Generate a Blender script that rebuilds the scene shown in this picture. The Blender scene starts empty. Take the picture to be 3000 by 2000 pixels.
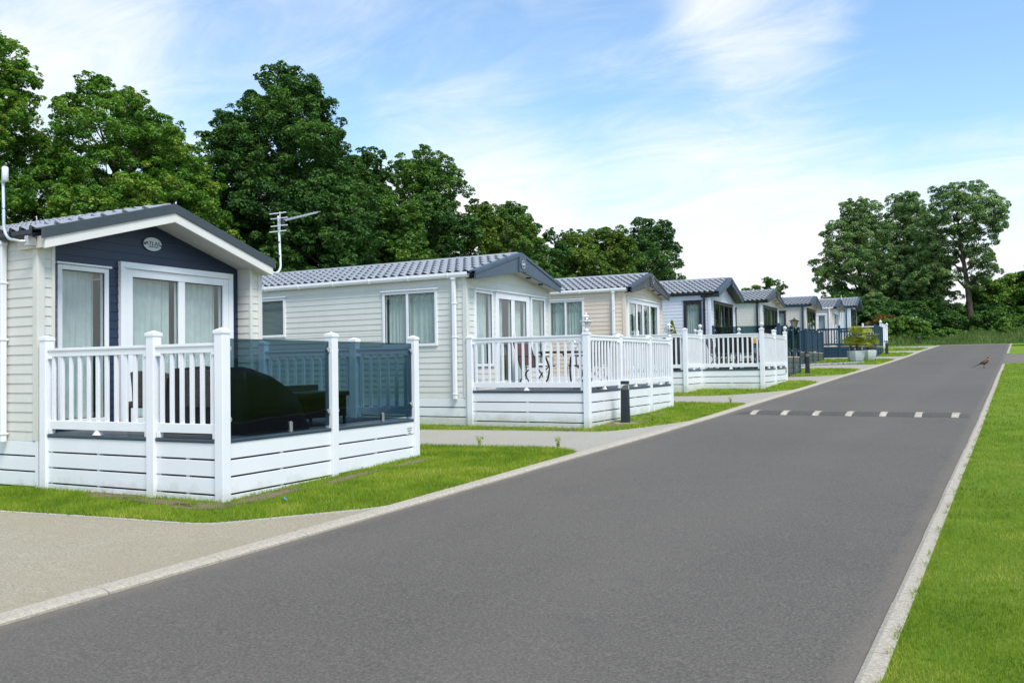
import bpy, math, random
import numpy as np
from mathutils import Vector, Matrix

PI = math.pi
scene = bpy.context.scene
COL = scene.collection
rad = math.radians

# ------------------------------------------------------------------ helpers
class MB:
    """collects geometry, links it as ONE mesh object"""
    def __init__(s):
        s.v = []; s.f = []; s.m = []
    def add(s, vs, fs, mi=0):
        o = len(s.v)
        s.v.extend([tuple(p) for p in vs])
        for f in fs:
            s.f.append([i + o for i in f]); s.m.append(mi)
    def hexa(s, c, mi=0):          # 8 corners, bottom 4 ccw then top 4
        s.add(c, [(3, 2, 1, 0), (4, 5, 6, 7), (0, 1, 5, 4), (1, 2, 6, 5), (2, 3, 7, 6), (3, 0, 4, 7)], mi)
    def box(s, x0, x1, y0, y1, z0, z1, mi=0):
        s.hexa([(x0, y0, z0), (x1, y0, z0), (x1, y1, z0), (x0, y1, z0), (x0, y0, z1), (x1, y0, z1), (x1, y1, z1), (x0, y1, z1)], mi)
    def mbox(s, mp, s0, s1, z0, z1, d0, d1, mi=0):   # box in a wall's own (along, up, out) axes
        s.hexa([mp(s0, z0, d1), mp(s1, z0, d1), mp(s1, z0, d0), mp(s0, z0, d0), mp(s0, z1, d1), mp(s1, z1, d1), mp(s1, z1, d0), mp(s0, z1, d0)], mi)
    def mprism(s, mp, poly, d0, d1, mi=0):           # polygon (along, up) extruded outwards
        n = len(poly)
        vs = [mp(a, b, d0) for a, b in poly] + [mp(a, b, d1) for a, b in poly]
        s.add(vs, [tuple(range(n))[::-1], tuple(range(n, 2 * n))] + [(i, (i + 1) % n, n + (i + 1) % n, n + i) for i in range(n)], mi)
    def beam(s, p, q, w, h, mi=0, up=(0, 0, 1)):      # rectangular bar
        p = Vector(p); q = Vector(q); d = (q - p).normalized()
        a = d.cross(Vector(up))
        if a.length < 1e-4: a = d.cross(Vector((1, 0, 0)))
        a.normalize(); b = a.cross(d).normalized()
        a *= w / 2; b *= h / 2
        s.hexa([p - a - b, p + a - b, p + a + b, p - a + b, q - a - b, q + a - b, q + a + b, q - a + b], mi)
    def tube(s, path, r, n=8, mi=0, caps=True):
        path = [Vector(p) for p in path]
        rs = r if isinstance(r, (list, tuple)) else [r] * len(path)
        rings = []; ref = None
        for i, p in enumerate(path):
            d = (path[min(i + 1, len(path) - 1)] - path[max(i - 1, 0)]).normalized()
            if ref is None:
                ref = d.cross(Vector((0, 0, 1)))
                if ref.length < 1e-3: ref = d.cross(Vector((1, 0, 0)))
            a = (ref - d * ref.dot(d)).normalized(); b = d.cross(a); ref = a
            rings.append([p + (a * math.cos(2 * PI * k / n) + b * math.sin(2 * PI * k / n)) * rs[i] for k in range(n)])
        vs = [p for rg in rings for p in rg]
        fs = [(i * n + k, i * n + (k + 1) % n, (i + 1) * n + (k + 1) % n, (i + 1) * n + k) for i in range(len(path) - 1) for k in range(n)]
        if caps: fs += [tuple(range(n))[::-1], tuple(range((len(path) - 1) * n, len(path) * n))]
        s.add(vs, fs, mi)
    def lathe(s, prof, c=(0, 0), n=16, mi=0):
        vs = [(c[0] + r * math.cos(2 * PI * k / n), c[1] + r * math.sin(2 * PI * k / n), z) for r, z in prof for k in range(n)]
        L = len(prof)
        fs = [(i * n + k, i * n + (k + 1) % n, (i + 1) * n + (k + 1) % n, (i + 1) * n + k) for i in range(L - 1) for k in range(n)]
        fs += [tuple(range(n))[::-1], tuple(range((L - 1) * n, L * n))]
        s.add(vs, fs, mi)
    def pyramid(s, x, y, w, z0, z1, mi=0):
        h = w / 2
        s.add([(x - h, y - h, z0), (x + h, y - h, z0), (x + h, y + h, z0), (x - h, y + h, z0), (x, y, z1)], [(3, 2, 1, 0), (0, 1, 4), (1, 2, 4), (2, 3, 4), (3, 0, 4)], mi)
    def build(s, name, mat, parent=None, bevel=0, smooth=False, loc=None):
        me = bpy.data.meshes.new(name)
        me.from_pydata(s.v, [], s.f)
        mats = mat if isinstance(mat, (list, tuple)) else [mat]
        for m in mats: me.materials.append(m)
        if len(mats) > 1: me.polygons.foreach_set('material_index', s.m)
        if smooth: me.polygons.foreach_set('use_smooth', [True] * len(s.f))
        me.update()
        o = bpy.data.objects.new(name, me); COL.objects.link(o)
        if parent is not None: o.parent = parent
        if loc is not None: o.location = loc
        if bevel:
            b = o.modifiers.new('bevel', 'BEVEL'); b.width = bevel; b.segments = 2; b.limit_method = 'ANGLE'; b.angle_limit = rad(40)
        return o

def np_mesh(name, V, F, mat, parent=None, k=4, smooth=False, tint=None):
    """big mesh from arrays: V (n,3), F (m,k)"""
    me = bpy.data.meshes.new(name)
    n, m = len(V), len(F)
    me.vertices.add(n); me.vertices.foreach_set('co', np.ascontiguousarray(V, dtype=np.float32).ravel())
    me.loops.add(m * k); me.loops.foreach_set('vertex_index', np.ascontiguousarray(F, dtype=np.int32).ravel())
    me.polygons.add(m)
    me.polygons.foreach_set('loop_start', np.arange(0, m * k, k, dtype=np.int32))
    if smooth: me.polygons.foreach_set('use_smooth', np.ones(m, dtype=bool))
    me.materials.append(mat)
    if tint is not None:
        at = me.attributes.new('tint', 'FLOAT', 'FACE'); at.data.foreach_set('value', np.ascontiguousarray(tint, dtype=np.float32))
    me.update(calc_edges=True)
    o = bpy.data.objects.new(name, me); COL.objects.link(o)
    if parent is not None: o.parent = parent
    return o

def tag(o, label=None, cat=None, group=None, kind=None):
    if label: o['label'] = label
    if cat: o['category'] = cat
    if group: o['group'] = group
    if kind: o['kind'] = kind
    return o

def empty(name, loc, rz=0):
    o = bpy.data.objects.new(name, None); COL.objects.link(o)
    o.location = loc; o.rotation_euler = (0, 0, rz); o.empty_display_size = .2
    return o

def copy_tree(o, parent=None):
    c = o.copy(); COL.objects.link(c)
    if parent is not None: c.parent = parent
    for ch in list(o.children): copy_tree(ch, c)
    return c

# ------------------------------------------------------------------ materials
def newmat(name):
    m = bpy.data.materials.new(name); m.use_nodes = True
    nt = m.node_tree; b = nt.nodes['Principled BSDF']
    return m, nt, b

def N(nt, t, **kw):
    n = nt.nodes.new(t)
    for k, v in kw.items():
        if k in ('inputs',):
            for kk, vv in v.items(): n.inputs[kk].default_value = vv
        else: setattr(n, k, v)
    return n

def ramp(nt, fac, stops):
    r = nt.nodes.new('ShaderNodeValToRGB')
    while len(r.color_ramp.elements) < len(stops): r.color_ramp.elements.new(.5)
    for e, (p, c) in zip(r.color_ramp.elements, stops):
        e.position = p; e.color = (c[0], c[1], c[2], 1) if not isinstance(c, (int, float)) else (c, c, c, 1)
    nt.links.new(fac, r.inputs[0])
    return r.outputs[0]

def noise(nt, scale, detail=4, rough=.55, vec=None, dist=0):
    n = nt.nodes.new('ShaderNodeTexNoise'); n.inputs['Scale'].default_value = scale; n.inputs['Detail'].default_value = detail
    n.inputs['Roughness'].default_value = rough; n.inputs['Distortion'].default_value = dist
    if vec is not None: nt.links.new(vec, n.inputs['Vector'])
    return n.outputs['Fac']

def mixc(nt, fac, a, b, mode='MIX'):
    m = nt.nodes.new('ShaderNodeMix'); m.data_type = 'RGBA'; m.blend_type = mode
    for sock, v in ((m.inputs[0], fac), (m.inputs[6], a), (m.inputs[7], b)):
        if hasattr(v, 'default_value') or hasattr(v, 'is_linked'): nt.links.new(v, sock)
        elif isinstance(v, (int, float)): sock.default_value = v
        else: sock.default_value = (v[0], v[1], v[2], 1)
    return m.outputs[2]

def math_(nt, op, a, b=None, clamp=False):
    m = nt.nodes.new('ShaderNodeMath'); m.operation = op; m.use_clamp = clamp
    for i, v in enumerate((a, b)):
        if v is None: continue
        if isinstance(v, (int, float)): m.inputs[i].default_value = v
        else: nt.links.new(v, m.inputs[i])
    return m.outputs[0]

def objcoord(nt): return nt.nodes.new('ShaderNodeTexCoord').outputs['Object']
def poscoord(nt): return nt.nodes.new('ShaderNodeNewGeometry').outputs['Position']

def bump(nt, bsdf, h, strength=.3, dist=.01):
    b = nt.nodes.new('ShaderNodeBump'); b.inputs['Strength'].default_value = strength; b.inputs['Distance'].default_value = dist
    nt.links.new(h, b.inputs['Height']); nt.links.new(b.outputs[0], bsdf.inputs['Normal'])

def paint(name, c, rough=.4, var=.06, spec=.5, scale=3, streak=False):
    """painted plastic or metal with slight weathering"""
    m, nt, b = newmat(name)
    p = poscoord(nt)
    f = noise(nt, scale, 5, .6, p)
    lo = [x * (1 - var * 1.6) for x in c]; hi = [min(1, x * (1 + var)) for x in c]
    col = ramp(nt, f, [(.3, lo), (.7, hi)])
    if streak:
        mp = N(nt, 'ShaderNodeMapping'); mp.inputs['Scale'].default_value = (14, 14, .7); nt.links.new(p, mp.inputs['Vector'])
        s = noise(nt, 1.0, 4, .6, mp.outputs[0])
        col = mixc(nt, ramp(nt, s, [(.5, 0.0), (.85, .22)]), col, [x * .72 for x in c])
    nt.links.new(col, b.inputs['Base Color'])
    b.inputs['Roughness'].default_value = rough
    b.inputs['Specular IOR Level'].default_value = spec
    return m

M = {}
M['white'] = paint('white_upvc', (.80, .82, .845), .32, .03)
M['siding_stone'] = paint('siding_stone', (.635, .632, .575), .5, .035, .4, 2, True)
M['siding_sage'] = paint('siding_sage', (.645, .66, .61), .5, .035, .4, 2, True)
M['siding_beige'] = paint('siding_beige', (.69, .60, .49), .5, .035, .4, 2, True)
M['siding_blue'] = paint('siding_blue', (.66, .70, .77), .5, .035, .4, 2, True)
M['siding_grey'] = paint('siding_grey', (.66, .645, .585), .5, .035, .4, 2, True)
M['siding_tan'] = paint('siding_tan', (.64, .585, .525), .5, .035, .4, 2, True)
M['siding_pale'] = paint('siding_pale', (.68, .73, .78), .5, .035, .4, 2, True)
M['navy'] = paint('navy_siding', (.011, .025, .062), .42, .08)
M['navy_paint'] = paint('navy_paint', (.012, .048, .088), .4, .08)
M['slate_blue'] = paint('slate_blue', (.050, .082, .122), .4, .06)
M['anthracite'] = paint('anthracite', (.045, .058, .07), .4, .08)
M['charcoal'] = paint('charcoal', (.018, .021, .026), .45, .12)
M['bollard'] = paint('bollard_paint', (.014, .020, .030), .42, .15)
M['black'] = paint('black_plastic', (.012, .014, .018), .35, .1)
M['trim'] = paint('deck_trim', (.038, .062, .085), .35, .1)
M['deck'] = paint('deck_board', (.12, .13, .135), .55, .12, .4, 6)
M['greyboard'] = paint('grey_board', (.085, .10, .095), .5, .1)
M['soffit'] = paint('soffit', (.58, .56, .51), .6, .04)
M['steel'] = paint('steel', (.55, .56, .57), .3, .05); M['steel'].node_tree.nodes['Principled BSDF'].inputs['Metallic'].default_value = .9
M['galv'] = paint('galvanised', (.62, .66, .70), .38, .06); M['galv'].node_tree.nodes['Principled BSDF'].inputs['Metallic'].default_value = .6
M['curtain'] = paint('curtain', (.66, .70, .685), .9, .08, .1, 5)
M['net'] = paint('net_curtain', (.74, .78, .74), .9, .06, .1, 8)
M['blind'] = paint('blind', (.45, .50, .46), .7, .05, .2)
M['badge'] = paint('badge_plate', (.55, .62, .66), .3, .06)
M['interior'] = paint('interior', (.20, .17, .14), .8, .05)
M['fabric_brown'] = paint('fabric_brown', (.10, .055, .05), .8, .12, .2, 20)
M['fabric_grey'] = paint('fabric_grey', (.06, .065, .07), .8, .12, .2, 20)
M['brownmetal'] = paint('brown_metal', (.025, .018, .016), .4, .1)
M['yellow'] = paint('yellow_fabric', (.75, .36, .02), .7, .06)
M['zinc'] = paint('zinc_planter', (.56, .60, .62), .45, .12, .5, 4)
M['wood'] = paint('pale_wood', (.50, .40, .26), .6, .12)
M['cover'] = paint('cover_cloth', (.005, .0055, .006), .5, .3, .4)
M['opal'] = paint('opal', (.62, .62, .60), .15, .05)
M['lampglass'] = paint('lamp_glass', (.60, .50, .30), .15, .05)
M['cable'] = paint('cable', (.3, .3, .3), .6, .05)
M['plate'] = paint('plate', (.72, .76, .80), .3, .03)
M['ink'] = paint('ink', (.01, .012, .016), .5, .05)
M['litter'] = paint('litter', (.05, .20, .35), .5, .05)

def weathered_white():
    m, nt, b = newmat('white_skirting')
    p = poscoord(nt)
    f = noise(nt, 2.2, 5, .65, p)
    col = ramp(nt, f, [(.3, (.765, .785, .815)), (.7, (.815, .835, .86))])
    g = N(nt, 'ShaderNodeTexCoord').outputs['Object']
    sp = N(nt, 'ShaderNodeSeparateXYZ'); nt.links.new(g, sp.inputs[0])
    h = noise(nt, 5, 6, .7, p)
    low = math_(nt, 'SUBTRACT', math_(nt, 'MULTIPLY', h, .46), math_(nt, 'ABSOLUTE', sp.outputs[2]))
    msk = ramp(nt, low, [(0.0, 0.0), (.16, .5)])
    col = mixc(nt, msk, col, (.42, .42, .30))
    nt.links.new(col, b.inputs['Base Color']); b.inputs['Roughness'].default_value = .35
    return m
M['skirt'] = weathered_white()

def woodgrain():
    m, nt, b = newmat('dark_woodgrain')
    mp = N(nt, 'ShaderNodeMapping'); mp.inputs['Scale'].default_value = (6, 1.6, 14); nt.links.new(objcoord(nt), mp.inputs['Vector'])
    f = noise(nt, 3, 6, .7, mp.outputs[0], 1.5)
    nt.links.new(ramp(nt, f, [(.35, (.022, .026, .032)), (.55, (.05, .058, .068)), (.72, (.22, .235, .25))]), b.inputs['Base Color'])
    b.inputs['Roughness'].default_value = .5
    return m
M['woodgrain'] = woodgrain()

def rattan():
    m, nt, b = newmat('rattan_weave')
    br = N(nt, 'ShaderNodeTexBrick', offset=.5)
    br.inputs['Scale'].default_value = 22; br.inputs['Mortar Size'].default_value = .03; br.inputs['Brick Width'].default_value = .9; br.inputs['Row Height'].default_value = .35
    br.inputs['Color1'].default_value = (.045, .040, .035, 1); br.inputs['Color2'].default_value = (.085, .076, .066, 1); br.inputs['Mortar'].default_value = (.008, .008, .008, 1)
    mp = N(nt, 'ShaderNodeMapping'); mp.inputs['Rotation'].default_value = (rad(90), 0, 0); nt.links.new(objcoord(nt), mp.inputs['Vector'])
    nt.links.new(mp.outputs[0], br.inputs['Vector'])
    nt.links.new(br.outputs['Color'], b.inputs['Base Color']); b.inputs['Roughness'].default_value = .5
    bump(nt, b, br.outputs['Fac'], -.5, .004)
    return m
M['rattan'] = rattan()

def roofmat(name, c):
    m, nt, b = newmat(name)
    f = noise(nt, 2.5, 6, .65, poscoord(nt)); g = noise(nt, 60, 3, .6, poscoord(nt))
    col = mixc(nt, .35, ramp(nt, f, [(.3, [x * .82 for x in c]), (.7, [x * 1.12 for x in c])]), ramp(nt, g, [(.3, [x * .8 for x in c]), (.7, [x * 1.2 for x in c])]))
    nt.links.new(col, b.inputs['Base Color']); b.inputs['Roughness'].default_value = .36; b.inputs['Specular IOR Level'].default_value = .6
    return m
M['roof'] = roofmat('roof_tile_grey', (.29, .31, .335))
M['roof_dark'] = roofmat('roof_tile_dark', (.30, .315, .335))

def glassmat(name, tint, refl=1.0, rough=0.0):
    m = bpy.data.materials.new(name); m.use_nodes = True; nt = m.node_tree; nt.nodes.clear()
    o = N(nt, 'ShaderNodeOutputMaterial'); t = N(nt, 'ShaderNodeBsdfTransparent'); g = N(nt, 'ShaderNodeBsdfGlossy')
    t.inputs[0].default_value = (*tint, 1); g.inputs['Roughness'].default_value = rough; g.inputs[0].default_value = (1, 1, 1, 1)
    lw = N(nt, 'ShaderNodeLayerWeight'); lw.inputs[0].default_value = .5
    fr = math_(nt, 'ADD', math_(nt, 'MULTIPLY', math_(nt, 'POWER', lw.outputs['Facing'], 5.0), .93), .045)      # Schlick, same from both sides
    # slight waviness of float glass
    nz = noise(nt, 1.6, 2, .5, poscoord(nt)); bp = N(nt, 'ShaderNodeBump'); bp.inputs['Strength'].default_value = .03; bp.inputs['Distance'].default_value = .05
    nt.links.new(nz, bp.inputs['Height']); nt.links.new(bp.outputs[0], g.inputs['Normal']); 
    k = math_(nt, 'MULTIPLY', fr, refl, True)
    mx = N(nt, 'ShaderNodeMixShader'); nt.links.new(k, mx.inputs[0]); nt.links.new(t.outputs[0], mx.inputs[1]); nt.links.new(g.outputs[0], mx.inputs[2])
    nt.links.new(mx.outputs[0], o.inputs[0])
    return m
M['pane'] = glassmat('window_glass', (.88, .925, .92), 1.3)
M['smoked'] = glassmat('smoked_glass', (.31, .435, .49), .45)
M['clear'] = glassmat('clear_glass', (.9, .93, .93), 2.0)

def asphalt():
    m, nt, b = newmat('asphalt')
    p = poscoord(nt)
    big = noise(nt, .35, 5, .6, p); mid = noise(nt, 6, 5, .7, p); fine = noise(nt, 62, 3, .8, p)
    v = N(nt, 'ShaderNodeTexVoronoi'); v.inputs['Scale'].default_value = 75; nt.links.new(p, v.inputs['Vector'])
    col = ramp(nt, fine, [(.34, (0.041, 0.037, 0.033)), (.5, (0.114, 0.104, 0.089)), (.66, (0.231, 0.212, 0.178))])
    col = mixc(nt, .50, col, ramp(nt, big, [(.3, (0.098, 0.089, 0.076)), (.7, (0.136, 0.124, 0.105))]))
    col = mixc(nt, ramp(nt, mid, [(.55, 0.0), (.8, .35)]), col, (0.074, 0.070, 0.063))
    stone = ramp(nt, v.outputs['Distance'], [(.0, 1.0), (.22, 0.0)])
    sel = ramp(nt, noise(nt, 31, 1, .5, p), [(.60, 0.0), (.66, 1.0)])
    col = mixc(nt, math_(nt, 'MULTIPLY', math_(nt, 'MULTIPLY', stone, sel), .7), col, (0.350, 0.323, 0.289))
    # faint tyre-polished bands along the road
    sp = N(nt, 'ShaderNodeSeparateXYZ'); nt.links.new(p, sp.inputs[0])
    band = math_(nt, 'SINE', math_(nt, 'MULTIPLY', math_(nt, 'ADD', sp.outputs[0], noise(nt, .5, 3, .5, p)), 2.6))
    col = mixc(nt, ramp(nt, band, [(.2, 0.0), (1, .13)]), col, (0.164, 0.150, 0.126))
    # grit gathered along both kerbs, a few old damp stains
    ed = math_(nt, 'MINIMUM', math_(nt, 'ADD', sp.outputs[0], 5.18), math_(nt, 'SUBTRACT', -.675, sp.outputs[0]))
    ed = math_(nt, 'ADD', ed, math_(nt, 'MULTIPLY', noise(nt, 2.5, 5, .7, p), .22))
    col = mixc(nt, ramp(nt, ed, [(.10, .62), (.26, 0.0)]), col, (0.194, 0.171, 0.134))
    st = noise(nt, .9, 4, .7, p, 1.2)
    col = mixc(nt, ramp(nt, st, [(.60, 0.0), (.74, .30)]), col, (0.082, 0.078, 0.072))
    nt.links.new(col, b.inputs['Base Color']); b.inputs['Roughness'].default_value = .85; b.inputs['Specular IOR Level'].default_value = .3
    bump(nt, b, fine, .9, .008)
    return m
M['asphalt'] = asphalt()

def aggregate(name, lo, hi, stain, sc=90, wet=(.3, .26, .2)):
    m, nt, b = newmat(name)
    p = poscoord(nt)
    big = noise(nt, .8, 6, .65, p); fine = noise(nt, sc, 4, .75, p); mid = noise(nt, 4, 5, .65, p)
    col = ramp(nt, fine, [(.3, [x * .55 for x in lo]), (.5, lo), (.72, [min(1, x * 1.25) for x in hi])])
    col = mixc(nt, ramp(nt, big, [(.35, 0.0), (.72, .55)]), col, stain)
    col = mixc(nt, ramp(nt, mid, [(.55, 0.0), (.8, .35)]), col, hi)
    sp = N(nt, 'ShaderNodeTexVoronoi'); sp.inputs['Scale'].default_value = 2.1; nt.links.new(p, sp.inputs['Vector'])
    col = mixc(nt, ramp(nt, sp.outputs['Distance'], [(.0, .45), (.05, 0.0)]), col, wet)
    nt.links.new(col, b.inputs['Base Color']); b.inputs['Roughness'].default_value = .9; b.inputs['Specular IOR Level'].default_value = .25
    bump(nt, b, fine, .6, .006)
    return m
M['drive_beige'] = aggregate('drive_gravel', (0.326, 0.295, 0.214), (0.412, 0.381, 0.290), (0.295, 0.242, 0.158), 62)
M['concrete'] = aggregate('drive_concrete', (0.356, 0.339, 0.283), (0.406, 0.389, 0.333), (0.319, 0.300, 0.243), 62)
M['kerb'] = aggregate('kerb_stone', (0.423, 0.383, 0.309), (0.502, 0.458, 0.378), (0.361, 0.323, 0.251), 45, (0.125, 0.105, 0.076))
M['edging'] = aggregate('edging_stone', (0.425, 0.403, 0.365), (0.493, 0.470, 0.440), (0.357, 0.328, 0.274), 60)

def soil():
    m, nt, b = newmat('bare_soil')
    p = poscoord(nt); f = noise(nt, 40, 5, .75, p); g = noise(nt, 5, 4, .6, p)
    col = mixc(nt, .5, ramp(nt, f, [(.3, (.07, .046, .03)), (.7, (.36, .26, .18))]), ramp(nt, g, [(.3, (.15, .10, .065)), (.7, (.28, .20, .135))]))
    col = mixc(nt, ramp(nt, noise(nt, 11, 5, .75, p), [(.50, 0.0), (.62, .8)]), col, (.10, .17, .02))
    nt.links.new(col, b.inputs['Base Color']); b.inputs['Roughness'].default_value = .95
    bump(nt, b, f, 1.0, .03)
    return m
M['soil'] = soil()

def lawnmat():
    m, nt, b = newmat('lawn_turf')
    p = poscoord(nt)
    big = noise(nt, .55, 5, .6, p); fine = noise(nt, 55, 4, .8, p)
    mp = N(nt, 'ShaderNodeMapping'); mp.inputs['Scale'].default_value = (.5, 1, 1); nt.links.new(p, mp.inputs['Vector'])
    mid = noise(nt, 3.2, 5, .7, mp.outputs[0])
    col = ramp(nt, fine, [(.28, (0.050, 0.098, 0.009)), (.5, (0.162, 0.273, 0.019)), (.75, (0.312, 0.412, 0.048))])
    col = mixc(nt, ramp(nt, mid, [(.4, 0.0), (.8, .55)]), col, (0.277, 0.340, 0.048))
    col = mixc(nt, ramp(nt, big, [(.35, .45), (.65, 0.0)]), col, (0.094, 0.216, 0.015))
    nt.links.new(col, b.inputs['Base Color']); b.inputs['Roughness'].default_value = .9; b.inputs['Specular IOR Level'].default_value = .15
    bump(nt, b, fine, 1.0, .03)
    return m
M['lawn'] = lawnmat()

def blade(name, cs, trans=.3, patch=.45, pw=.38):
    """leaf or grass blade: diffuse + translucent, varied blade by blade"""
    m = bpy.data.materials.new(name); m.use_nodes = True; nt = m.node_tree; nt.nodes.clear()
    o = N(nt, 'ShaderNodeOutputMaterial')
    at = N(nt, 'ShaderNodeAttribute'); at.attribute_name = 'tint'; at.attribute_type = 'GEOMETRY'
    big = noise(nt, patch, 5, .68, poscoord(nt))
    f = math_(nt, 'ADD', math_(nt, 'MULTIPLY', at.outputs['Fac'], 1.0 - pw), math_(nt, 'MULTIPLY', math_(nt, 'SUBTRACT', big, .5), pw * 3.4), False); f = math_(nt, 'ADD', f, pw * .5, True)
    n = len(cs)
    col = ramp(nt, f, [(.08 + .84 * i / (n - 1), c) for i, c in enumerate(cs)])
    d = N(nt, 'ShaderNodeBsdfPrincipled'); d.inputs['Roughness'].default_value = .55; d.inputs['Specular IOR Level'].default_value = .25
    t = N(nt, 'ShaderNodeBsdfTranslucent'); nt.links.new(col, d.inputs['Base Color'])
    nt.links.new(mixc(nt, 1.0, col, (1.0, 1.15, .5), 'MULTIPLY'), t.inputs[0])
    mx = N(nt, 'ShaderNodeMixShader'); mx.inputs[0].default_value = trans
    nt.links.new(d.outputs[0], mx.inputs[1]); nt.links.new(t.outputs[0], mx.inputs[2]); nt.links.new(mx.outputs[0], o.inputs[0])
    return m
M['leaf_oak'] = blade('oak_leaves', [(0.031, 0.092, 0.016), (0.075, 0.192, 0.027), (0.130, 0.276, 0.039), (0.213, 0.339, 0.049), (0.334, 0.311, 0.051)], .32)
M['leaf_dark'] = blade('maple_leaves', [(0.017, 0.056, 0.014), (0.044, 0.116, 0.025), (0.081, 0.178, 0.036), (0.127, 0.239, 0.041)], .26)
M['leaf_mid'] = blade('ash_leaves', [(0.026, 0.074, 0.015), (0.068, 0.156, 0.028), (0.122, 0.233, 0.038), (0.196, 0.288, 0.047)], .3)
M['leaf_olive'] = blade('sycamore_leaves', [(0.030, 0.071, 0.013), (0.077, 0.151, 0.022), (0.139, 0.221, 0.034), (0.212, 0.247, 0.045)], .3)
M['leaf_willow'] = blade('willow_leaves', [(0.041, 0.102, 0.031), (0.115, 0.212, 0.070), (0.217, 0.326, 0.115), (0.334, 0.448, 0.175)], .28)
M['leaf_hedge'] = blade('hedge_leaves', [(0.030, 0.077, 0.013), (0.074, 0.167, 0.023), (0.131, 0.252, 0.034), (0.196, 0.320, 0.047)], .25)
M['leaf_rust'] = blade('rust_leaves', [(0.079, 0.062, 0.015), (0.174, 0.116, 0.022), (0.269, 0.155, 0.025)], .25)
M['leaf_conifer'] = blade('conifer_sprays', [(.10, .14, .01), (.30, .33, .02), (.48, .46, .03)], .2)
M['leaf_palm'] = blade('palm_leaves', [(.26, .29, .035), (.34, .36, .05), (.45, .43, .09)], .25)
M['grass'] = blade('grass_blades', [(0.094, 0.170, 0.009), (0.183, 0.283, 0.017), (0.283, 0.366, 0.030), (0.466, 0.454, 0.088)], .3, 1.6, .60)
M['tallgrass'] = blade('tall_grass_blades', [(.05, .10, .025), (.10, .185, .04), (.17, .25, .065), (.28, .31, .13)], .3)
M['petal'] = paint('rose_petals', (.75, .66, .66), .7, .05)

def bark():
    m, nt, b = newmat('bark')
    mp = N(nt, 'ShaderNodeMapping'); mp.inputs['Scale'].default_value = (6, 6, 1.2); nt.links.new(poscoord(nt), mp.inputs['Vector'])
    f = noise(nt, 2.5, 6, .7, mp.outputs[0])
    nt.links.new(ramp(nt, f, [(.3, (.030, .022, .016)), (.7, (.14, .105, .075))]), b.inputs['Base Color']); b.inputs['Roughness'].default_value = .9
    bump(nt, b, f, .8, .05)
    return m
M['bark'] = bark()

# ------------------------------------------------------------------ terrain
# x = across the road (right positive), y = along the road, eye at (0, 0, EYE)
EYE = 1.55
GU = np.array([-60, -10, 0, 2.85, 5.4, 8, 10.2, 12.3, 14.4, 17.2, 18.8, 22.5, 25.5, 31, 37.5, 44, 50.9, 56.5, 62.4, 71, 78, 90, 600.])
GZ = np.array([-1.7, -1.62, -1.57, -1.475, -1.405, -1.33, -1.262, -1.211, -1.15, -1.06, -.995, -.865, -.765, -.56, -.35, -.12, .14, .39, .62, .945, 1.05, 1.1, 1.1])
_u = np.arange(-60, 600, .25); _z = np.interp(_u, GU, GZ)
_k = np.hanning(15); _k /= _k.sum(); _zs = np.convolve(np.pad(_z, 7, mode='edge'), _k, mode='valid')
def G(u): return np.interp(u, _u, _zs) + EYE

def strip(name, x0, x1, y0, y1, dz, mat, step=.5, nx=1, lip=0.0):
    """sheet that follows the ground between two lines across the road"""
    ys = np.linspace(y0, y1, max(2, int((y1 - y0) / step) + 1)); mb = MB()
    f0 = x0 if callable(x0) else (lambda y: x0); f1 = x1 if callable(x1) else (lambda y: x1)
    vs = []
    for y in ys:
        for i in range(nx + 1): vs.append((f0(y) + (f1(y) - f0(y)) * i / nx, y, float(G(y)) + dz))
    fs = [(j * (nx + 1) + i, j * (nx + 1) + i + 1, (j + 1) * (nx + 1) + i + 1, (j + 1) * (nx + 1) + i) for j in range(len(ys) - 1) for i in range(nx)]
    mb.add(vs, fs)
    return mb.build(name, mat, smooth=True)

def clip_poly(poly, y, keep_above):
    out = []
    for i in range(len(poly)):
        a, b = poly[i], poly[(i + 1) % len(poly)]
        ina = (a[1] >= y) == keep_above or a[1] == y; inb = (b[1] >= y) == keep_above or b[1] == y
        if ina: out.append(a)
        if ina != inb and a[1] != b[1]:
            t = (y - a[1]) / (b[1] - a[1]); out.append((a[0] + t * (b[0] - a[0]), y))
    return out

def poly_sheet(name, poly, dz, mat, skirt=.0, step=.6):
    """polygon draped on the ground: cut into bands along y, with a small side face"""
    mb = MB(); ys = [p[1] for p in poly]
    n = max(1, int((max(ys) - min(ys)) / step)); lv = np.linspace(min(ys), max(ys), n + 1)
    for a, b in zip(lv[:-1], lv[1:]):
        q = clip_poly(clip_poly(poly, a, True), b, False)
        if len(q) < 3: continue
        mb.add([(x, y, float(G(y)) + dz) for x, y in q], [tuple(range(len(q)))])
    if skirt:
        for i in range(len(poly)):
            a, b = poly[i], poly[(i + 1) % len(poly)]
            k = max(1, int(abs(a[1] - b[1]) / step))
            for j in range(k):
                p = [a[t] + (b[t] - a[t]) * j / k for t in (0, 1)]; q = [a[t] + (b[t] - a[t]) * (j + 1) / k for t in (0, 1)]
                zp, zq = float(G(p[1])) + dz, float(G(q[1])) + dz
                mb.add([(p[0], p[1], zp - skirt), (q[0], q[1], zq - skirt), (q[0], q[1], zq), (p[0], p[1], zp)], [(0, 1, 2, 3)])
    return mb.build(name, mat)

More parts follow.
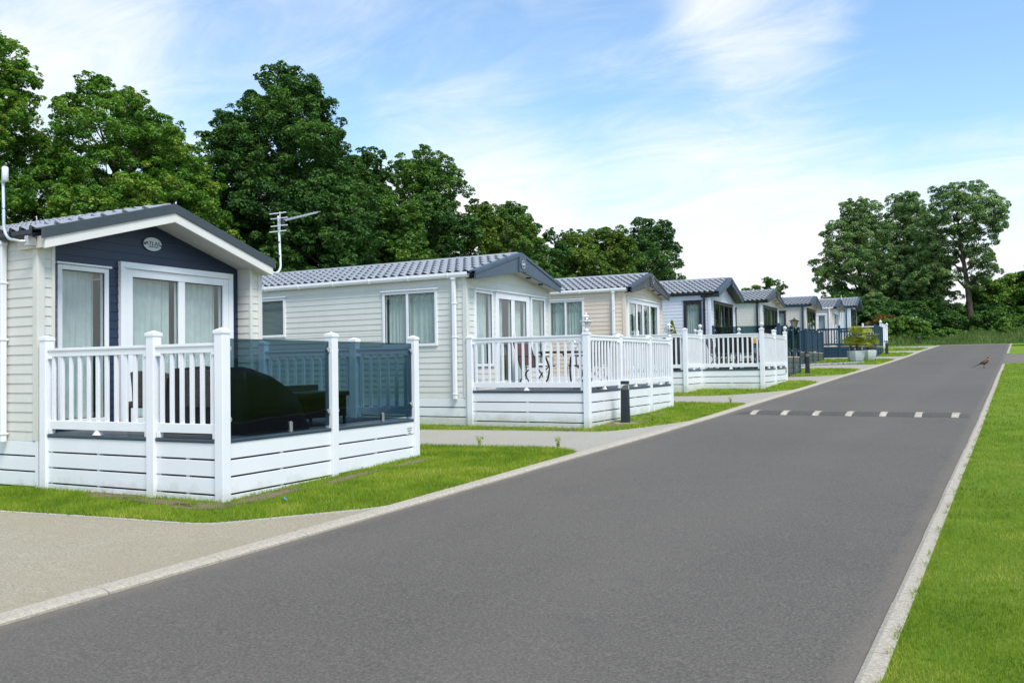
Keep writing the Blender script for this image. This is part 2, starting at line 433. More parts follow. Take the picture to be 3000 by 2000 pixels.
def smooth_poly(pts, it=2, keep=()):
    """round the corners of a lawn outline"""
    for _ in range(it):
        out = []
        for i in range(len(pts)):
            a, b = pts[i], pts[(i + 1) % len(pts)]
            L = math.hypot(b[0] - a[0], b[1] - a[1]); t = min(.25, .25 / max(L, .01))
            out += [(a[0] + (b[0] - a[0]) * t, a[1] + (b[1] - a[1]) * t), (b[0] - (b[0] - a[0]) * t, b[1] - (b[1] - a[1]) * t)]
        pts = out
    return pts

def S(o): o['kind'] = 'structure'; return o

# ground to the horizon
ys = np.concatenate([np.arange(-40, 100, 1.0), np.array([100, 130, 180, 260, 400, 590.])]); xs = np.array([-400, -200, -120, -60, -40, -24, -12, -6, 0, 6, 12, 24, 60, 120, 250, 450.])
V = np.array([(x, y, G(y) - .03) for y in ys for x in xs]); nx = len(xs)
F = np.array([(j * nx + i, j * nx + i + 1, (j + 1) * nx + i + 1, (j + 1) * nx + i) for j in range(len(ys) - 1) for i in range(nx - 1)])
S(np_mesh('ground', V, F, M['lawn'], smooth=True))

RL, RR = -5.18, -.675
S(strip('road', RL - .02, RR + .02, -12, 72.0, 0, M['asphalt'], .5, 4))
# side road leaving to the right between y = 39.5 and 51
def bell(y):
    a = max(0, 1.6 - (y - 39.9)); b = max(0, 1.3 - (51.2 - y))
    return -.62
S(strip('side_road', RR + .02, 40, 39.9, 51.1, -.002, M['asphalt'], .5, 8))
S(strip('footpath', .25, 40, 59.6, 67.0, .004, M['concrete'], .5, 4))

def kerb_line(name, x0, x1, y0, y1, h, tilt_to_road):
    """row of edging stones with open joints; the road edge of each stone is chamfered"""
    mb = MB(); y = y0; rnd = random.Random(5)
    while y < y1 - .05:
        e = min(y + .915, y1); g = .003
        za, zb = float(G(y)), float(G(e)); j = rnd.uniform(-.003, .003)
        r, o = (x1, x0) if tilt_to_road > 0 else (x0, x1)
        c = (o - r) * .25
        sec = [(r, -.05), (r, h * .55), (r + c, h), (o, h + .004), (o, -.05)]
        vs = [(a + j, y + g, za + b) for a, b in sec] + [(a + j, e - g, zb + b) for a, b in sec]
        fs = [(0, 1, 2, 3, 4), (9, 8, 7, 6, 5)] + [(i, i + 5, (i + 1) % 5 + 5, (i + 1) % 5) for i in range(5)]
        mb.add(vs, fs); y = e
    return mb.build(name, M['kerb'])
S(kerb_line('kerb', RL - .155, RL, -12, 71.8, .028, 1))
S(kerb_line('kerb', RR, RR + .115, -12, 39.2, .03, -1))
S(kerb_line('kerb', RR, RR + .115, 51.8, 71.8, .03, -1))
mb = MB()
for i in range(6):
    x = RL + (RR - RL) * i / 6
    mb.box(x + .004, x + (RR - RL) / 6 - .004, 71.95, 72.12, float(G(72)) - .05, float(G(72)) + .035)
for i in range(14):
    x = RR + .12 + i * .9
    mb.box(x, x + .89, 39.72, 39.86, float(G(39.8)) - .05, float(G(39.8)) + .02)
    mb.box(x, x + .89, 51.12, 51.24, float(G(51.2)) - .05, float(G(51.2)) + .02)
S(mb.build('kerb', M['kerb']))

# driveways between the lawns, then the lawns on top
S(strip('driveway', -26, RL - .15, -12, 8.6, .003, M['drive_beige'], .5, 6))
S(strip('driveway', -26, RL - .15, 8.6, 70.5, .003, M['concrete'], .5, 6))
KX = RL - .15
LAWNS = [
    [(-14, 4.6), (-9.07, 5.0), (-7.94, 5.19), (-7.2, 5.28), (-6.61, 5.36), (-6.39, 5.44), (-6.23, 5.63), (-5.85, 6.10), (KX, 6.75), (KX, 10.75), (-5.5, 11.0), (-5.85, 11.2), (-6.24, 11.19), (-8.12, 10.9), (-24, 10.3), (-24, 4.0)],
    [(-24, 12.4), (-9.8, 13.1), (-8.0, 13.42), (-6.2, 13.57), (-5.93, 14.07), (-5.47, 15.46), (KX, 16.2), (KX, 19.35), (-5.55, 19.55), (-5.83, 19.58), (-6.68, 19.7), (-24, 19.2)],
    [(-24, 21.0), (-7.94, 21.75), (-6.75, 21.99), (-6.12, 22.87), (-5.45, 24.24), (KX, 25.0), (KX, 27.4), (-5.92, 28.3), (-6.31, 28.3), (-24, 27.6)],
    [(-24, 30.0), (-6.9, 30.66), (-5.9, 31.2), (KX, 32.3), (KX, 35.6), (-5.6, 36.4), (-6.41, 37.23), (-24, 37.5)],
    [(-24, 41.2), (-8.15, 41.3), (-5.7, 40.9), (KX, 41.4), (KX, 46.2), (-5.9, 47.3), (-8.12, 48.3), (-24, 48.5)],
    [(-24, 50.4), (-7.23, 50.9), (-5.6, 50.9), (KX, 51.5), (KX, 55.0), (-6, 56.0), (-6.98, 56.5), (-24, 56.5)],
    [(-24, 59.2), (-7.33, 59.3), (-5.6, 59.6), (KX, 60.2), (KX, 64.1), (-6, 65.6), (-8.35, 66.8), (-24, 66.9)],
    [(-24, 69.4), (-8, 69.6), (KX - .1, 70.2), (KX - .1, 71.8), (-24, 72.5)],
]
SM = [smooth_poly(p, 2) for p in LAWNS]
for p in SM: S(poly_sheet('lawn', p, .022, M['lawn'], .05))
def grow(poly, d):
    c = np.array(poly); n = len(c); out = []
    ar = sum(c[i][0] * c[(i + 1) % n][1] - c[(i + 1) % n][0] * c[i][1] for i in range(n)); sgn = 1 if ar > 0 else -1
    for i in range(n):
        e = c[(i + 1) % n] - c[i - 1]; L = math.hypot(*e) or 1
        out.append((c[i][0] + sgn * e[1] / L * d, c[i][1] - sgn * e[0] / L * d))
    return out
for p in SM[:4]: S(poly_sheet('lawn_edging', [(min(x, RL - .16), y) for x, y in grow(p, .055)], .010, M['edging'], .02))
LAWN_R = [(RR + .115, -12), (RR + .115, 39.3), (RR + .35, 39.75), (30, 39.75), (30, -12)]
S(strip('lawn', RR + .11, 30, -12, 39.72, .035, M['lawn'], .5, 10))
S(strip('lawn', RR + .11, 30, 51.2, 59.6, .03, M['lawn'], .5, 6))
S(strip('lawn', RR + .11, 30, 67.0, 72.0, .03, M['lawn'], .5, 6))
S(strip('verge', -60, 60, 72.1, 110, .01, M['lawn'], 1, 10))

# bare soil along the foot of the two nearest decks and round the first bollard
def soil_patch(pts):
    S(poly_sheet('soil', pts, .030, M['soil'], .02, .08))
def rough(cx, cy, rx, ry, rot, seed):
    rd_ = random.Random(seed); out = []
    q = .85
    for i in range(90):
        a_ = i / 90 * 2 * PI; q = min(1.12, max(.5, q + rd_.uniform(-.17, .17))); x_, y_ = rx * q * math.cos(a_), ry * q * math.sin(a_)
        out.append((cx + x_ * math.cos(rot) - y_ * math.sin(rot), cy + x_ * math.sin(rot) + y_ * math.cos(rot)))
    return out
SOIL = [(-8.65, 5.98, .42, .16, -.06), (-7.75, 5.93, .62, .13, -.06), (-7.15, 5.92, .34, .17, .2), (-6.92, 6.65, .16, .55, .05), (-6.93, 7.9, .11, .75, .05), (-7.0, 9.2, .10, .55, .05),
        (-8.2, 13.70, .7, .08, -.03), (-7.0, 13.72, .45, .10, 0), (-6.40, 14.55, .22, .42, .15), (-6.28, 15.2, .28, .30, 0), (-6.42, 16.4, .10, .7, .03)]
for i, q in enumerate(SOIL): soil_patch(rough(*q, seed=i))
# slate chippings beside the planters
rnd = np.random.RandomState(4)
n = 900; t = rnd.rand(n); cx = -9.3 + 2.6 * t + rnd.randn(n) * .16; cy = 39.6 + 3.2 * t + rnd.randn(n) * .25
VV = []; FF = []
for i in range(n):
    r = rnd.uniform(.03, .075); a = rnd.rand() * 6.28; z = float(G(cy[i])) + .03
    o = len(VV); k = rnd.uniform(.4, .8)
    for s, h in ((1, 0), (.75, 1)):
        for q in range(4): VV.append((cx[i] + math.cos(a + q * 1.57) * r * s, cy[i] + math.sin(a + q * 1.57) * r * k * s, z + h * r * .5))
    FF += [(o + 4, o + 5, o + 6, o + 7)] + [(o + q, o + (q + 1) % 4, o + 4 + (q + 1) % 4, o + 4 + q) for q in range(4)]
M['slate'] = paint('slate_chips', (.30, .34, .39), .6, .25, .4, 12)
tag(np_mesh('slate_chippings', np.array(VV), np.array(FF), M['slate']), 'strip of blue grey slate chippings beside the navy deck', 'gravel', kind='stuff')

# ------------------------------------------------------------------ grass blades (nobody could count them)
def in_poly(px, py, poly):
    c = np.zeros(len(px), bool); n = len(poly)
    for i in range(n):
        x0, y0 = poly[i]; x1, y1 = poly[(i + 1) % n]
        if y0 == y1: continue
        k = ((y0 > py) != (y1 > py)) & (px < (x1 - x0) * (py - y0) / (y1 - y0) + x0); c ^= k
    return c
def blades(px, py, h, w, seed, lean=.5, base=.02):
    r = np.random.RandomState(seed); n = len(px)
    a = r.rand(n) * 6.283; hh = h * r.uniform(.55, 1.25, n); ww = w * r.uniform(.7, 1.3, n)
    la = r.rand(n) * 6.283; ll = hh * lean * r.rand(n)
    z = G(py) + base
    dx, dy = np.cos(a) * ww / 2, np.sin(a) * ww / 2
    V = np.empty((n, 3, 3), np.float32)
    V[:, 0] = np.stack([px - dx, py - dy, z], 1); V[:, 1] = np.stack([px + dx, py + dy, z], 1)
    V[:, 2] = np.stack([px + np.cos(la) * ll, py + np.sin(la) * ll, z + hh], 1)
    return V.reshape(-1, 3), np.arange(n * 3).reshape(n, 3), r.rand(n)
def scatter(poly, x0, x1, y0, y1, dens, seed):
    r = np.random.RandomState(seed); n = int((x1 - x0) * (y1 - y0) * dens)
    px = r.uniform(x0, x1, n); py = r.uniform(y0, y1, n); k = in_poly(px, py, poly)
    return px[k], py[k]
def view_ok(px, py, margin=.06):
    # keep blades where the photo looks; the rest of each lawn is turf material
    a = np.arctan2(px, py); return (a > rad(-65)) & (a < rad(6)) & (np.hypot(px, py) > 2.5)
def bare(px, py):
    d = np.full(len(px), 9.0)
    for cx, cy, rx, ry, rot in SOIL:
        x_ = (px - cx) * math.cos(rot) + (py - cy) * math.sin(rot); y_ = -(px - cx) * math.sin(rot) + (py - cy) * math.cos(rot)
        d = np.minimum(d, np.hypot(x_ / rx, y_ / ry))
    q = np.random.RandomState(77).rand(len(px))
    return q < np.clip((d - .25) * .95, .12, 1)
Vs = []; Fs = []; Ts = []; off = 0
def put(px, py, h, w, seed, lean=.55, base=.02):
    global off
    k = view_ok(px, py); V, F, T = blades(px[k], py[k], h, w, seed, lean, base)
    Vs.append(V); Fs.append(F + off); Ts.append(T); off += len(V)
for (y0, y1, d, h, w) in ((2.5, 5.5, 9500, .030, .0038), (5.5, 9, 4600, .030, .005), (9, 16, 1700, .032, .008), (16, 40, 380, .036, .016)):
    put(*scatter(LAWN_R, RR + .10, min(6, 1 + y0 * .35), y0, y1, d, int(y0 * 10)), h, w, int(y0 * 7), base=.03)
# ragged tufts along the kerb of the right lawn
r = np.random.RandomState(3); n = 5200; py = 3 + 30 * r.rand(n) ** 1.6; px = RR + .115 + np.abs(r.randn(n)) * .035 - .03 * (np.sin(py * 7) + np.sin(py * 17.3) > .6)
put(px, py, .045, .006, 8, 1.1, .02)
for i, (d, h, w, xmin) in enumerate(((3600, .042, .0065, -10.5), (1300, .042, .010, -11), (480, .045, .018, -10), (200, .05, .03, -10), (90, .055, .045, -10), (70, .06, .05, -9), (60, .06, .06, -9), (60, .07, .06, -9))):
    p = SM[i]; yy = [q[1] for q in p]
    px, py = scatter(p, xmin, RL - .13, min(yy), max(yy), d, 50 + i)
    if i == 0:      # thinner on the bare soil
        k = bare(px, py); px, py = px[k], py[k]
    if i == 1:
        k = bare(px, py); px, py = px[k], py[k]
    put(px, py, h, w, 90 + i)
# ragged grass along the lawn edges
for i in (0, 1, 2):
    p = SM[i]; ex, ey = [], []
    for a, b in zip(p, p[1:] + p[:1]):
        L = math.hypot(b[0] - a[0], b[1] - a[1])
        if max(a[0], b[0]) < -12: continue
        m = int(L * (160 if i == 0 else 90)); t = r.rand(m)
        ex.append(a[0] + (b[0] - a[0]) * t + r.randn(m) * .02); ey.append(a[1] + (b[1] - a[1]) * t + r.randn(m) * .02)
    ex = np.minimum(np.concatenate(ex), RL - .15); put(ex, np.concatenate(ey), .055, .009 + .004 * i, 200 + i, .9, .01)
tag(np_mesh('grass', np.concatenate(Vs), np.concatenate(Fs), M['grass'], k=3, tint=np.concatenate(Ts)), 'short mown grass of the lawns beside the road', 'grass', kind='stuff')

# ------------------------------------------------------------------ caravans
W0 = 3.72
def siding_rows(mb, mp, s0, s1, z0, z1, top, openings, course=.115, d=0.0, proud=.009, mi=0):
    """overlapping boards on a wall, cut round its openings; top(s) limits the height"""
    zs = [z0]
    while zs[-1] < z1 - 1e-4: zs.append(min(zs[-1] + course, z1))
    cuts = sorted(set([z for o in openings for z in (o[2], o[3])]))
    def segs(za, zb):
        iv = [(s0, s1)]
        for o in openings:
            if o[2] < zb - 1e-5 and o[3] > za + 1e-5:
                nv = []
                for a, b in iv:
                    if o[1] <= a or o[0] >= b: nv.append((a, b)); continue
                    if o[0] > a: nv.append((a, o[0]))
                    if o[1] < b: nv.append((o[1], b))
                iv = nv
        return iv
    for zlo, zhi in zip(zs[:-1], zs[1:]):
        lv = [zlo] + [c for c in cuts if zlo + 1e-4 < c < zhi - 1e-4] + [zhi]
        for za, zb in zip(lv[:-1], lv[1:]):
            fa = 1 - (za - zlo) / course; fb = 1 - (zb - zlo) / course
            for a, b in segs(za, zb):
                # clip the board at the slope of the gable
                def lim(z):
                    lo, hi = a, b
                    if top is not None:
                        l, h = top(z)
                        lo, hi = max(lo, l), min(hi, h)
                    return lo, hi
                a0, b0 = lim(za); a1, b1 = lim(zb)
                if b0 - a0 < .003: continue
                if b1 < a1: a1 = b1 = (a1 + b1) / 2
                # board face: quarter-round lip at the foot, long flat, small step back at the head
                da, db = d + proud * fa, d + proud * fb * .35
                mb.add([mp(a0, za, da), mp(b0, za, da), mp(b1, zb, db), mp(a1, zb, db)], [(0, 1, 2, 3)], mi)
                if abs(za - zlo) < 1e-5: mb.add([mp(a0, za, d - .01), mp(b0, za, d - .01), mp(b0, za, da), mp(a0, za, da)], [(0, 1, 2, 3)], mi)

def tiled_slope(mb, x0, x1, ye, ze, yr, zr, wave=.19, rows=6, amp=.028, stepz=.050, mi=0):
    """one roof slope of pressed pantiles from eave (ye, ze) to ridge (yr, zr)"""
    nw = int((x1 - x0) / wave * 7); xs = np.linspace(x0, x1, nw + 1)
    ts = []
    for r in range(rows): ts += [(r / rows - (.012 if r else 0), .45), (r / rows - .016, 1.0), ((r + .35) / rows, .62), ((r + .7) / rows, .26), ((r + 1.03) / rows, -.05)]
    ts += [(1.0, 0)]      # every course overlaps the one below and leaves a shadow gap
    vs = []
    ny, nz = -(zr - ze), (yr - ye); L = math.hypot(ny, nz); ny, nz = ny / L, nz / L
    if nz < 0: ny, nz = -ny, -nz
    for t, lift in ts:
        for x in xs:
            ph = (x / wave) % 1.0
            h = amp * (math.sin(ph * 2 * PI) + .35 * math.sin(ph * 4 * PI)) + stepz * lift
            vs.append((x, ye + (yr - ye) * t + ny * h, ze + (zr - ze) * t + nz * h))
    n = nw + 1
    mb.add(vs, [(j * n + i, j * n + i + 1, (j + 1) * n + i + 1, (j + 1) * n + i) for j in range(len(ts) - 1) for i in range(nw)], mi)

def curtain_mesh(mp, s0, s1, z0, z1, d, seed, fold=.11, depth=.035):
    r = random.Random(seed); mb = MB(); n = max(8, int(abs(s1 - s0) / .012)); pts = []
    ph = r.uniform(0, 6)
    for i in range(n + 1):
        s = s0 + (s1 - s0) * i / n
        ph += (s1 - s0) / n / fold * 2 * PI * (1 + .45 * math.sin(s * 7 + seed)); pts.append((s, depth * (.7 * math.sin(ph) + .3 * math.sin(2.3 * ph + 1))))
    zs = [z0, z0 + (z1 - z0) * .5, z1]
    vs = [mp(s + .006 * math.sin(z * 5 + s * 9), z, d + w * (1 - .25 * k)) for k, z in enumerate(zs) for s, w in pts]
    m = n + 1
    mb.add(vs, [(k * m + i, k * m + i + 1, (k + 1) * m + i + 1, (k + 1) * m + i) for k in range(2) for i in range(n)])
    return mb

def window(root, mp, s0, s1, z0, z1, fm, fw=.055, splits=(), d=0.0, kind='curtain', cover=None, seed=1, name='window', transom=None, proud=.035, cap=True, outer=0.0):
    """frame with its panes and curtains as sub-parts"""
    mb = MB(); s0, s1 = min(s0, s1), max(s0, s1)
    e = .002
    if outer:       # a wide outer casing round the frame
        mb.mbox(mp, s0 - outer, s0 - e, z0, z1 + outer, d - .02, d + proud + .012); mb.mbox(mp, s1 + e, s1 + outer, z0, z1 + outer, d - .02, d + proud + .012)
        mb.mbox(mp, s0 - e, s1 + e, z1 + e, z1 + outer, d - .02, d + proud + .012)
    mb.mbox(mp, s0, s0 + fw, z0, z1, d - .06, d + proud); mb.mbox(mp, s1 - fw, s1, z0, z1, d - .06, d + proud)
    mb.mbox(mp, s0 + fw, s1 - fw, z1 - fw, z1, d - .06, d + proud); mb.mbox(mp, s0 + fw, s1 - fw, z0, z0 + fw, d - .06, d + proud)
    edges = [s0 + fw] + [x for c in splits for x in (c - fw * .55, c + fw * .55)] + [s1 - fw]
    for c in splits: mb.mbox(mp, c - fw * .55, c + fw * .55, z0 + fw, z1 - fw, d - .055, d + proud - .006)
    if cap: mb.mbox(mp, s0 - .03, s1 + .03, z1 + .004, z1 + .03, d, d + proud + .03)
    o = mb.build(name, fm, root, bevel=.004)
    for a, b in zip(edges[0::2], edges[1::2]):
        pb = MB(); pb.mbox(mp, a - .003, b + .003, z0 + fw - .003, z1 - fw + .003, d + .004, d + .010); pb.build('pane', M['pane'], o)
        gk = MB()
        for (q0, q1, r0, r1) in ((a, a + .010, z0 + fw, z1 - fw), (b - .010, b, z0 + fw, z1 - fw), (a + .01, b - .01, z0 + fw, z0 + fw + .010), (a + .01, b - .01, z1 - fw - .010, z1 - fw)):
            gk.mbox(mp, q0, q1, r0, r1, d + .0105, d + .017)
        gk.build('gasket', M['black'], o)
    if kind == 'blind':
        bb = MB(); z = z0 + fw
        while z < z1 - fw:
            bb.add([mp(s0 + fw, z, d - .045), mp(s1 - fw, z, d - .045), mp(s1 - fw, z + .018, d - .06), mp(s0 + fw, z + .018, d - .06)], [(0, 1, 2, 3)]); z += .026
        bb.build('blind', M['blind'], o)
    elif kind:
        for i, (a, b) in enumerate(cover or [(s0 + fw * .6, s1 - fw * .6)]):
            curtain_mesh(mp, a, b, z0 + fw * .3, z1 - fw * .3, d - .13, seed * 7 + i * 3).build('curtain', M['net'] if kind == 'net' else M['curtain'], o, smooth=True)
    return o

def caravan(name_label, x, y, th, zg, z_skirt, z_eave, z_apex, mat, roof, P, L=10.6, w=W0):
    """zg.. are absolute heights relative to the eye; local z = 0 at the ground under the front corner"""
    root = empty('holiday_caravan', (x, y, zg + EYE), rad(th))
    tag(root, name_label, 'caravan', 'holiday caravans in a row along the road')
    k = z_skirt - zg; e = z_eave - zg; ap = z_apex - zg
    LW = lambda s, z, d: (-s, -d, z)            # long wall: s runs away from the road
    GW = lambda s, z, d: (d, s, z)              # gable wall towards the road
    sl = (ap - e) / (w / 2)
    wall_e = e - .02
    rec = P.get('recess', 0)
    # --- walls
    mb = MB()
    op = [(q['s0'], q['s1'], q['z0'] - zg, q['z1'] - zg) for q in P.get('side', [])]
    siding_rows(mb, LW, 0, L, k, wall_e, None, op)
    gtop = lambda z: (max(0, (z - (wall_e)) / sl), min(w, w - (z - (wall_e)) / sl))
    if not rec:
        og = [(q['s0'], q['s1'], q['z0'] - zg, q['z1'] - zg) for q in P.get('front', [])]
        siding_rows(mb, GW, 0, w, k, ap - .03, gtop, og)
    else:
        siding_rows(mb, GW, 0, .20, k, wall_e + .10, gtop, [])
        siding_rows(mb, GW, w - .225, w, k, wall_e + .10, gtop, [])
        IL = lambda s, z, d: (-s, .20 + d, z); IR = lambda s, z, d: (-s, w - .225 - d, z)
        siding_rows(mb, IR, 0, rec, k, wall_e + .12, None, []); siding_rows(mb, IL, 0, rec, k, wall_e + .12, None, [])
    mb.add([(-L, 0, k), (-L, w, k), (-L, w, wall_e), (-L, w / 2, ap - .03), (-L, 0, wall_e)], [(0, 1, 2, 3, 4)])
    mb.add([(0, w, k), (-L, w, k), (-L, w, wall_e), (0, w, wall_e)], [(0, 1, 2, 3)])
    wall = mb.build('wall', M[mat], root)
    if rec:
        mb = MB(); RW = lambda s, z, d: (d - rec, s, z)
        og = [(q['s0'], q['s1'], q['z0'] - zg, q['z1'] - zg) for q in P['front']]
        siding_rows(mb, RW, .2, w - .225, k, ap - .05, gtop, og)
        mb.build('front_panel', M['navy'], root)
        FW = RW
    else: FW = GW
    # corner trims
    ct = P.get('corner', mat)
    tr = [(-.075, .022, -.022, .075, wall_e + .01), (-.06, .022, w - .06, w + .022, wall_e + .01)]
    if rec: tr += [(-.02, .022, .165, .21, wall_e + .04), (-.02, .022, w - .235, w - .19, wall_e + .04)]
    for xa, xb, ya, yb, zt_ in tr:
        mb = MB(); mb.box(xa, xb, ya, yb, k, zt_); mb.build('corner_trim', M[ct], root, bevel=.006)
    fl = MB(); fl.box(-L + .02, -rec - .03, .03, w - .03, k - .05, k); fl.build('floor', M['interior'], root)
    # skirting boards round the chassis
    mb = MB(); z = k - .004; bh = .165
    while z > .02:
        lo = max(z - bh, -.12) if z - bh > .12 else -.15
        mb.box(-L, .0, -.012, .012, lo, z); mb.box(-.012, .012, .013, w - .013, lo, z)
        z = lo - .019
        if lo < 0: break
    mb.box(-.03, .02, -.02, .03, -.15, k + .004)
    mb.build('skirting', M['skirt'], root, bevel=.003)
    ib = MB(); ib.box(-L + .1, -.1, .12, w - .12, -.15, k - .06); ib.build('chassis_shade_fill', M['black'], root)  # black filler block, paints the shade behind the skirting; no real part
    # --- roof
    ov = P['over']; so = .07
    mb = MB(); zt = .055
    tiled_slope(mb, -L - .1, ov - .10, -so, e + zt - so * sl, w / 2, ap + zt, mi=0)
    tiled_slope(mb, -L - .1, ov - .10, w + so, e + zt - so * sl, w / 2, ap + zt, mi=0)
    # ridge cap
    mb.mprism(lambda a, b, d: (d, a, b), [(w / 2 - .09, ap + zt + .030 - .09 * sl + .012), (w / 2, ap + zt + .055), (w / 2 + .09, ap + zt + .030 - .09 * sl + .012), (w / 2 + .08, ap + zt - .03), (w / 2 - .08, ap + zt - .03)], -L - .1, ov - .11)
    # under-board
    mb.add([(-L - .1, -so, e - so * sl), (ov - .1, -so, e - so * sl), (ov - .1, w / 2, ap), (-L - .1, w / 2, ap)], [(0, 1, 2, 3)], 0)
    mb.add([(-L - .1, w + so, e - so * sl), (ov - .1, w + so, e - so * sl), (ov - .1, w / 2, ap), (-L - .1, w / 2, ap)], [(0, 1, 2, 3)], 0)
    rf = mb.build('roof', M[roof], root)
    # --- front of the roof
    fm = M[P['fascia']]; vm = M[P.get('verge', P['fascia'])]
    YZ = lambda a, b, d: (d, a, b)
    top = lambda yy: ap + zt + .03 - abs(yy - w / 2) * sl
    st = P['style']
    y0, y1 = -so - .03, w + so + .03
    mb = MB()
    for ya, yb in ((y0, w / 2), (w / 2, y1)):
        h = P.get('vh', .12)
        mb.mprism(YZ, [(ya, top(ya) - h), (yb, top(yb) - h), (yb, top(yb)), (ya, top(ya))], ov - .02, ov + .012)
        mb.mprism(YZ, [(ya, top(ya) - .012), (yb, top(yb) - .012), (yb, top(yb) + .006), (ya, top(ya) + .006)], ov - .15, ov - .021)
    # small fixing screws
    for q in (.12, .38, .66, .9):
        for yy in (y0 + (w / 2 - y0) * q, y1 - (y1 - w / 2) * q):
            mb.tube([(ov + .012, yy, top(yy) - h * .45), (ov + .018, yy, top(yy) - h * .45)], .009, 6)
    mb.build('verge_trim', vm, root, bevel=.004)
    vh = P.get('vh', .12)
    mb = MB()
    if st == 'band':
        b0, b1 = vh - .004, vh + P['bh']
        for ya, yb in ((y0 + .045, w / 2), (w / 2, y1 - .045)):
            mb.mprism(YZ, [(ya, top(ya) - b1), (yb, top(yb) - b1), (yb, top(yb) - b0), (ya, top(ya) - b0)], ov - .05, ov - .006)
    elif st == 'arch':
        b0 = vh - .004; tip = vh + P.get('tip', .05); mid = ap - P['mid']
        for ya, yb in ((y0 + .02, w / 2), (w / 2, y1 - .02)):
            za = top(ya) - tip if ya < w / 2 - 1 else mid; zb = mid if yb < w / 2 + .1 else top(yb) - tip
            mb.mprism(YZ, [(ya, za), (yb, zb), (yb, top(yb) - b0), (ya, top(ya) - b0)], ov - .05, ov - .006)
        ph = P['mid'] * .5
        mb.mprism(YZ, [(w / 2 - .17, mid - .004), (w / 2 + .17, mid - .004), (w / 2 + .15, top(w / 2 + .15) - vh * .9), (w / 2, top(w / 2) - vh * .9), (w / 2 - .15, top(w / 2 - .15) - vh * .9)], ov - .006, ov + .022)
    mb.build('bargeboard', fm, root, bevel=.004)
    # soffit under the overhang
    mb = MB(); sm = M[P.get('soffit', 'soffit')]
    back = rec if rec else 0
    if st == 'band':
        zz = lambda yy: top(yy) - vh - P['bh'] + .012
        mb.add([(ov - .02, y0 + .05, zz(y0 + .05)), (-back - .01, y0 + .05, zz(y0 + .05)), (-back - .01, w / 2, zz(w / 2)), (ov - .02, w / 2, zz(w / 2))], [(0, 1, 2, 3)])
        mb.add([(ov - .02, y1 - .05, zz(y1 - .05)), (-back - .01, y1 - .05, zz(y1 - .05)), (-back - .01, w / 2, zz(w / 2)), (ov - .02, w / 2, zz(w / 2))], [(0, 1, 2, 3)])
        mb.mprism(lambda a, b, d: (a, d, b), [(ov - .02, zz(y0 + .05) - .0), (ov - .02, zz(y0 + .05) + .14), (-.3, zz(y0 + .05) + .14), (-.3, zz(y0 + .05))], y0 + .04, y0 + .06)
    else:
        ea = lambda yy: top(yy) - vh - P.get('tip', .05) + .015
        mid = ap - P['mid'] + .012
        for yt, s in ((y0 + .02, 1), (y1 - .02, -1)):
            mb.add([(ov - .02, yt, ea(yt)), (-.01, yt, ea(yt)), (-.01, w / 2, mid), (ov - .02, w / 2, mid)], [(0, 1, 2, 3)])
    mb.build('soffit', sm, root)
    if P.get('lights'):
        for t in (.30, .62):
            yy = w / 2 + (w / 2) * t; zz_ = mid + (ea(y1 - .02) - mid) * (yy - w / 2) / (y1 - .02 - w / 2)
            lb = MB(); lb.lathe([(.055, zz_ - .02), (.06, zz_ - .012), (.06, zz_ + .006)], (ov * .5, yy), 16); lb.build('soffit_light', M['black'], root)
    # gutter and downpipe
    gm = M[P['gutter']]; gy = -.075; gz = e - .005
    mb = MB(); gl = P.get('glen', L + .05)
    prof = [(gy - .055, gz + .05), (gy - .058, gz), (gy - .045, gz - .035), (gy, gz - .05), (gy + .05, gz - .04), (gy + .052, gz + .03), (gy + .044, gz + .03), (gy + .04, gz - .03), (gy, gz - .04), (gy - .04, gz - .028), (gy - .05, gz), (gy - .048, gz + .05)]
    mb.mprism(YZ, prof, -gl, ov * .35)
    for i in range(int(gl / .95)):
        xx = -.35 - i * .95
        mb.mprism(YZ, [(gy - .066, gz + .055), (gy - .068, gz), (gy - .05, gz - .045), (gy, gz - .062), (gy + .052, gz - .05), (gy + .052, gz - .04), (gy, gz - .05), (gy - .046, gz - .036), (gy - .058, gz), (gy - .056, gz + .055)], xx - .02, xx + .02)
    mb.build('gutter', gm, root)
    pb_ = P.get('pipe', .22); pz = P.get('pipe_low', k - .02)
    mb = MB(); px_ = -pb_
    mb.box(px_ - .036, px_ + .036, -.10, -.032, pz, e - .05)
    for zz_ in (pz + .10, (pz + e) / 2, e - .55): mb.box(px_ - .046, px_ + .046, -.108, -.012, zz_ - .012, zz_ + .012)
    mb.box(px_ - .05, px_ + .05, -.118, -.03, e - .09, e - .035)
    mb.build('downpipe', M[P.get('pipe_m', P['gutter'])], root, bevel=.008)
    # --- windows and doors
    for i, q in enumerate(P.get('side', [])):
        window(root, LW, q['s0'], q['s1'], q['z0'] - zg, q['z1'] - zg, M[q.get('m', 'white')], q.get('fw', .055), q.get('sp', ()), 0, q.get('kind', 'curtain'), q.get('cover'), i + 3, outer=q.get('outer', 0))
    for i, q in enumerate(P.get('front', [])):
        o = window(root, FW, q['s0'], q['s1'], q['z0'] - zg, q['z1'] - zg, M[q.get('m', 'white')], q.get('fw', .055), q.get('sp', ()), 0, q.get('kind', 'curtain'), q.get('cover'), i + 11, name=q.get('name', 'window'), outer=q.get('outer', 0), proud=q.get('proud', .035))
        if q.get('name') == 'patio_door':
            hb = MB()
            for c in q.get('handles', q.get('sp', ())[:1]):
                hb.mbox(FW, c - .012, c + .012, q['z0'] - zg + .88, q['z0'] - zg + 1.12, .045, .075); hb.mbox(FW, c - .009, c + .009, q['z0'] - zg + 1.0, q['z0'] - zg + 1.02, .03, .05)
            hb.build('handle', M['white'] if q.get('m', 'white') == 'white' else M['black'], o)
    return root

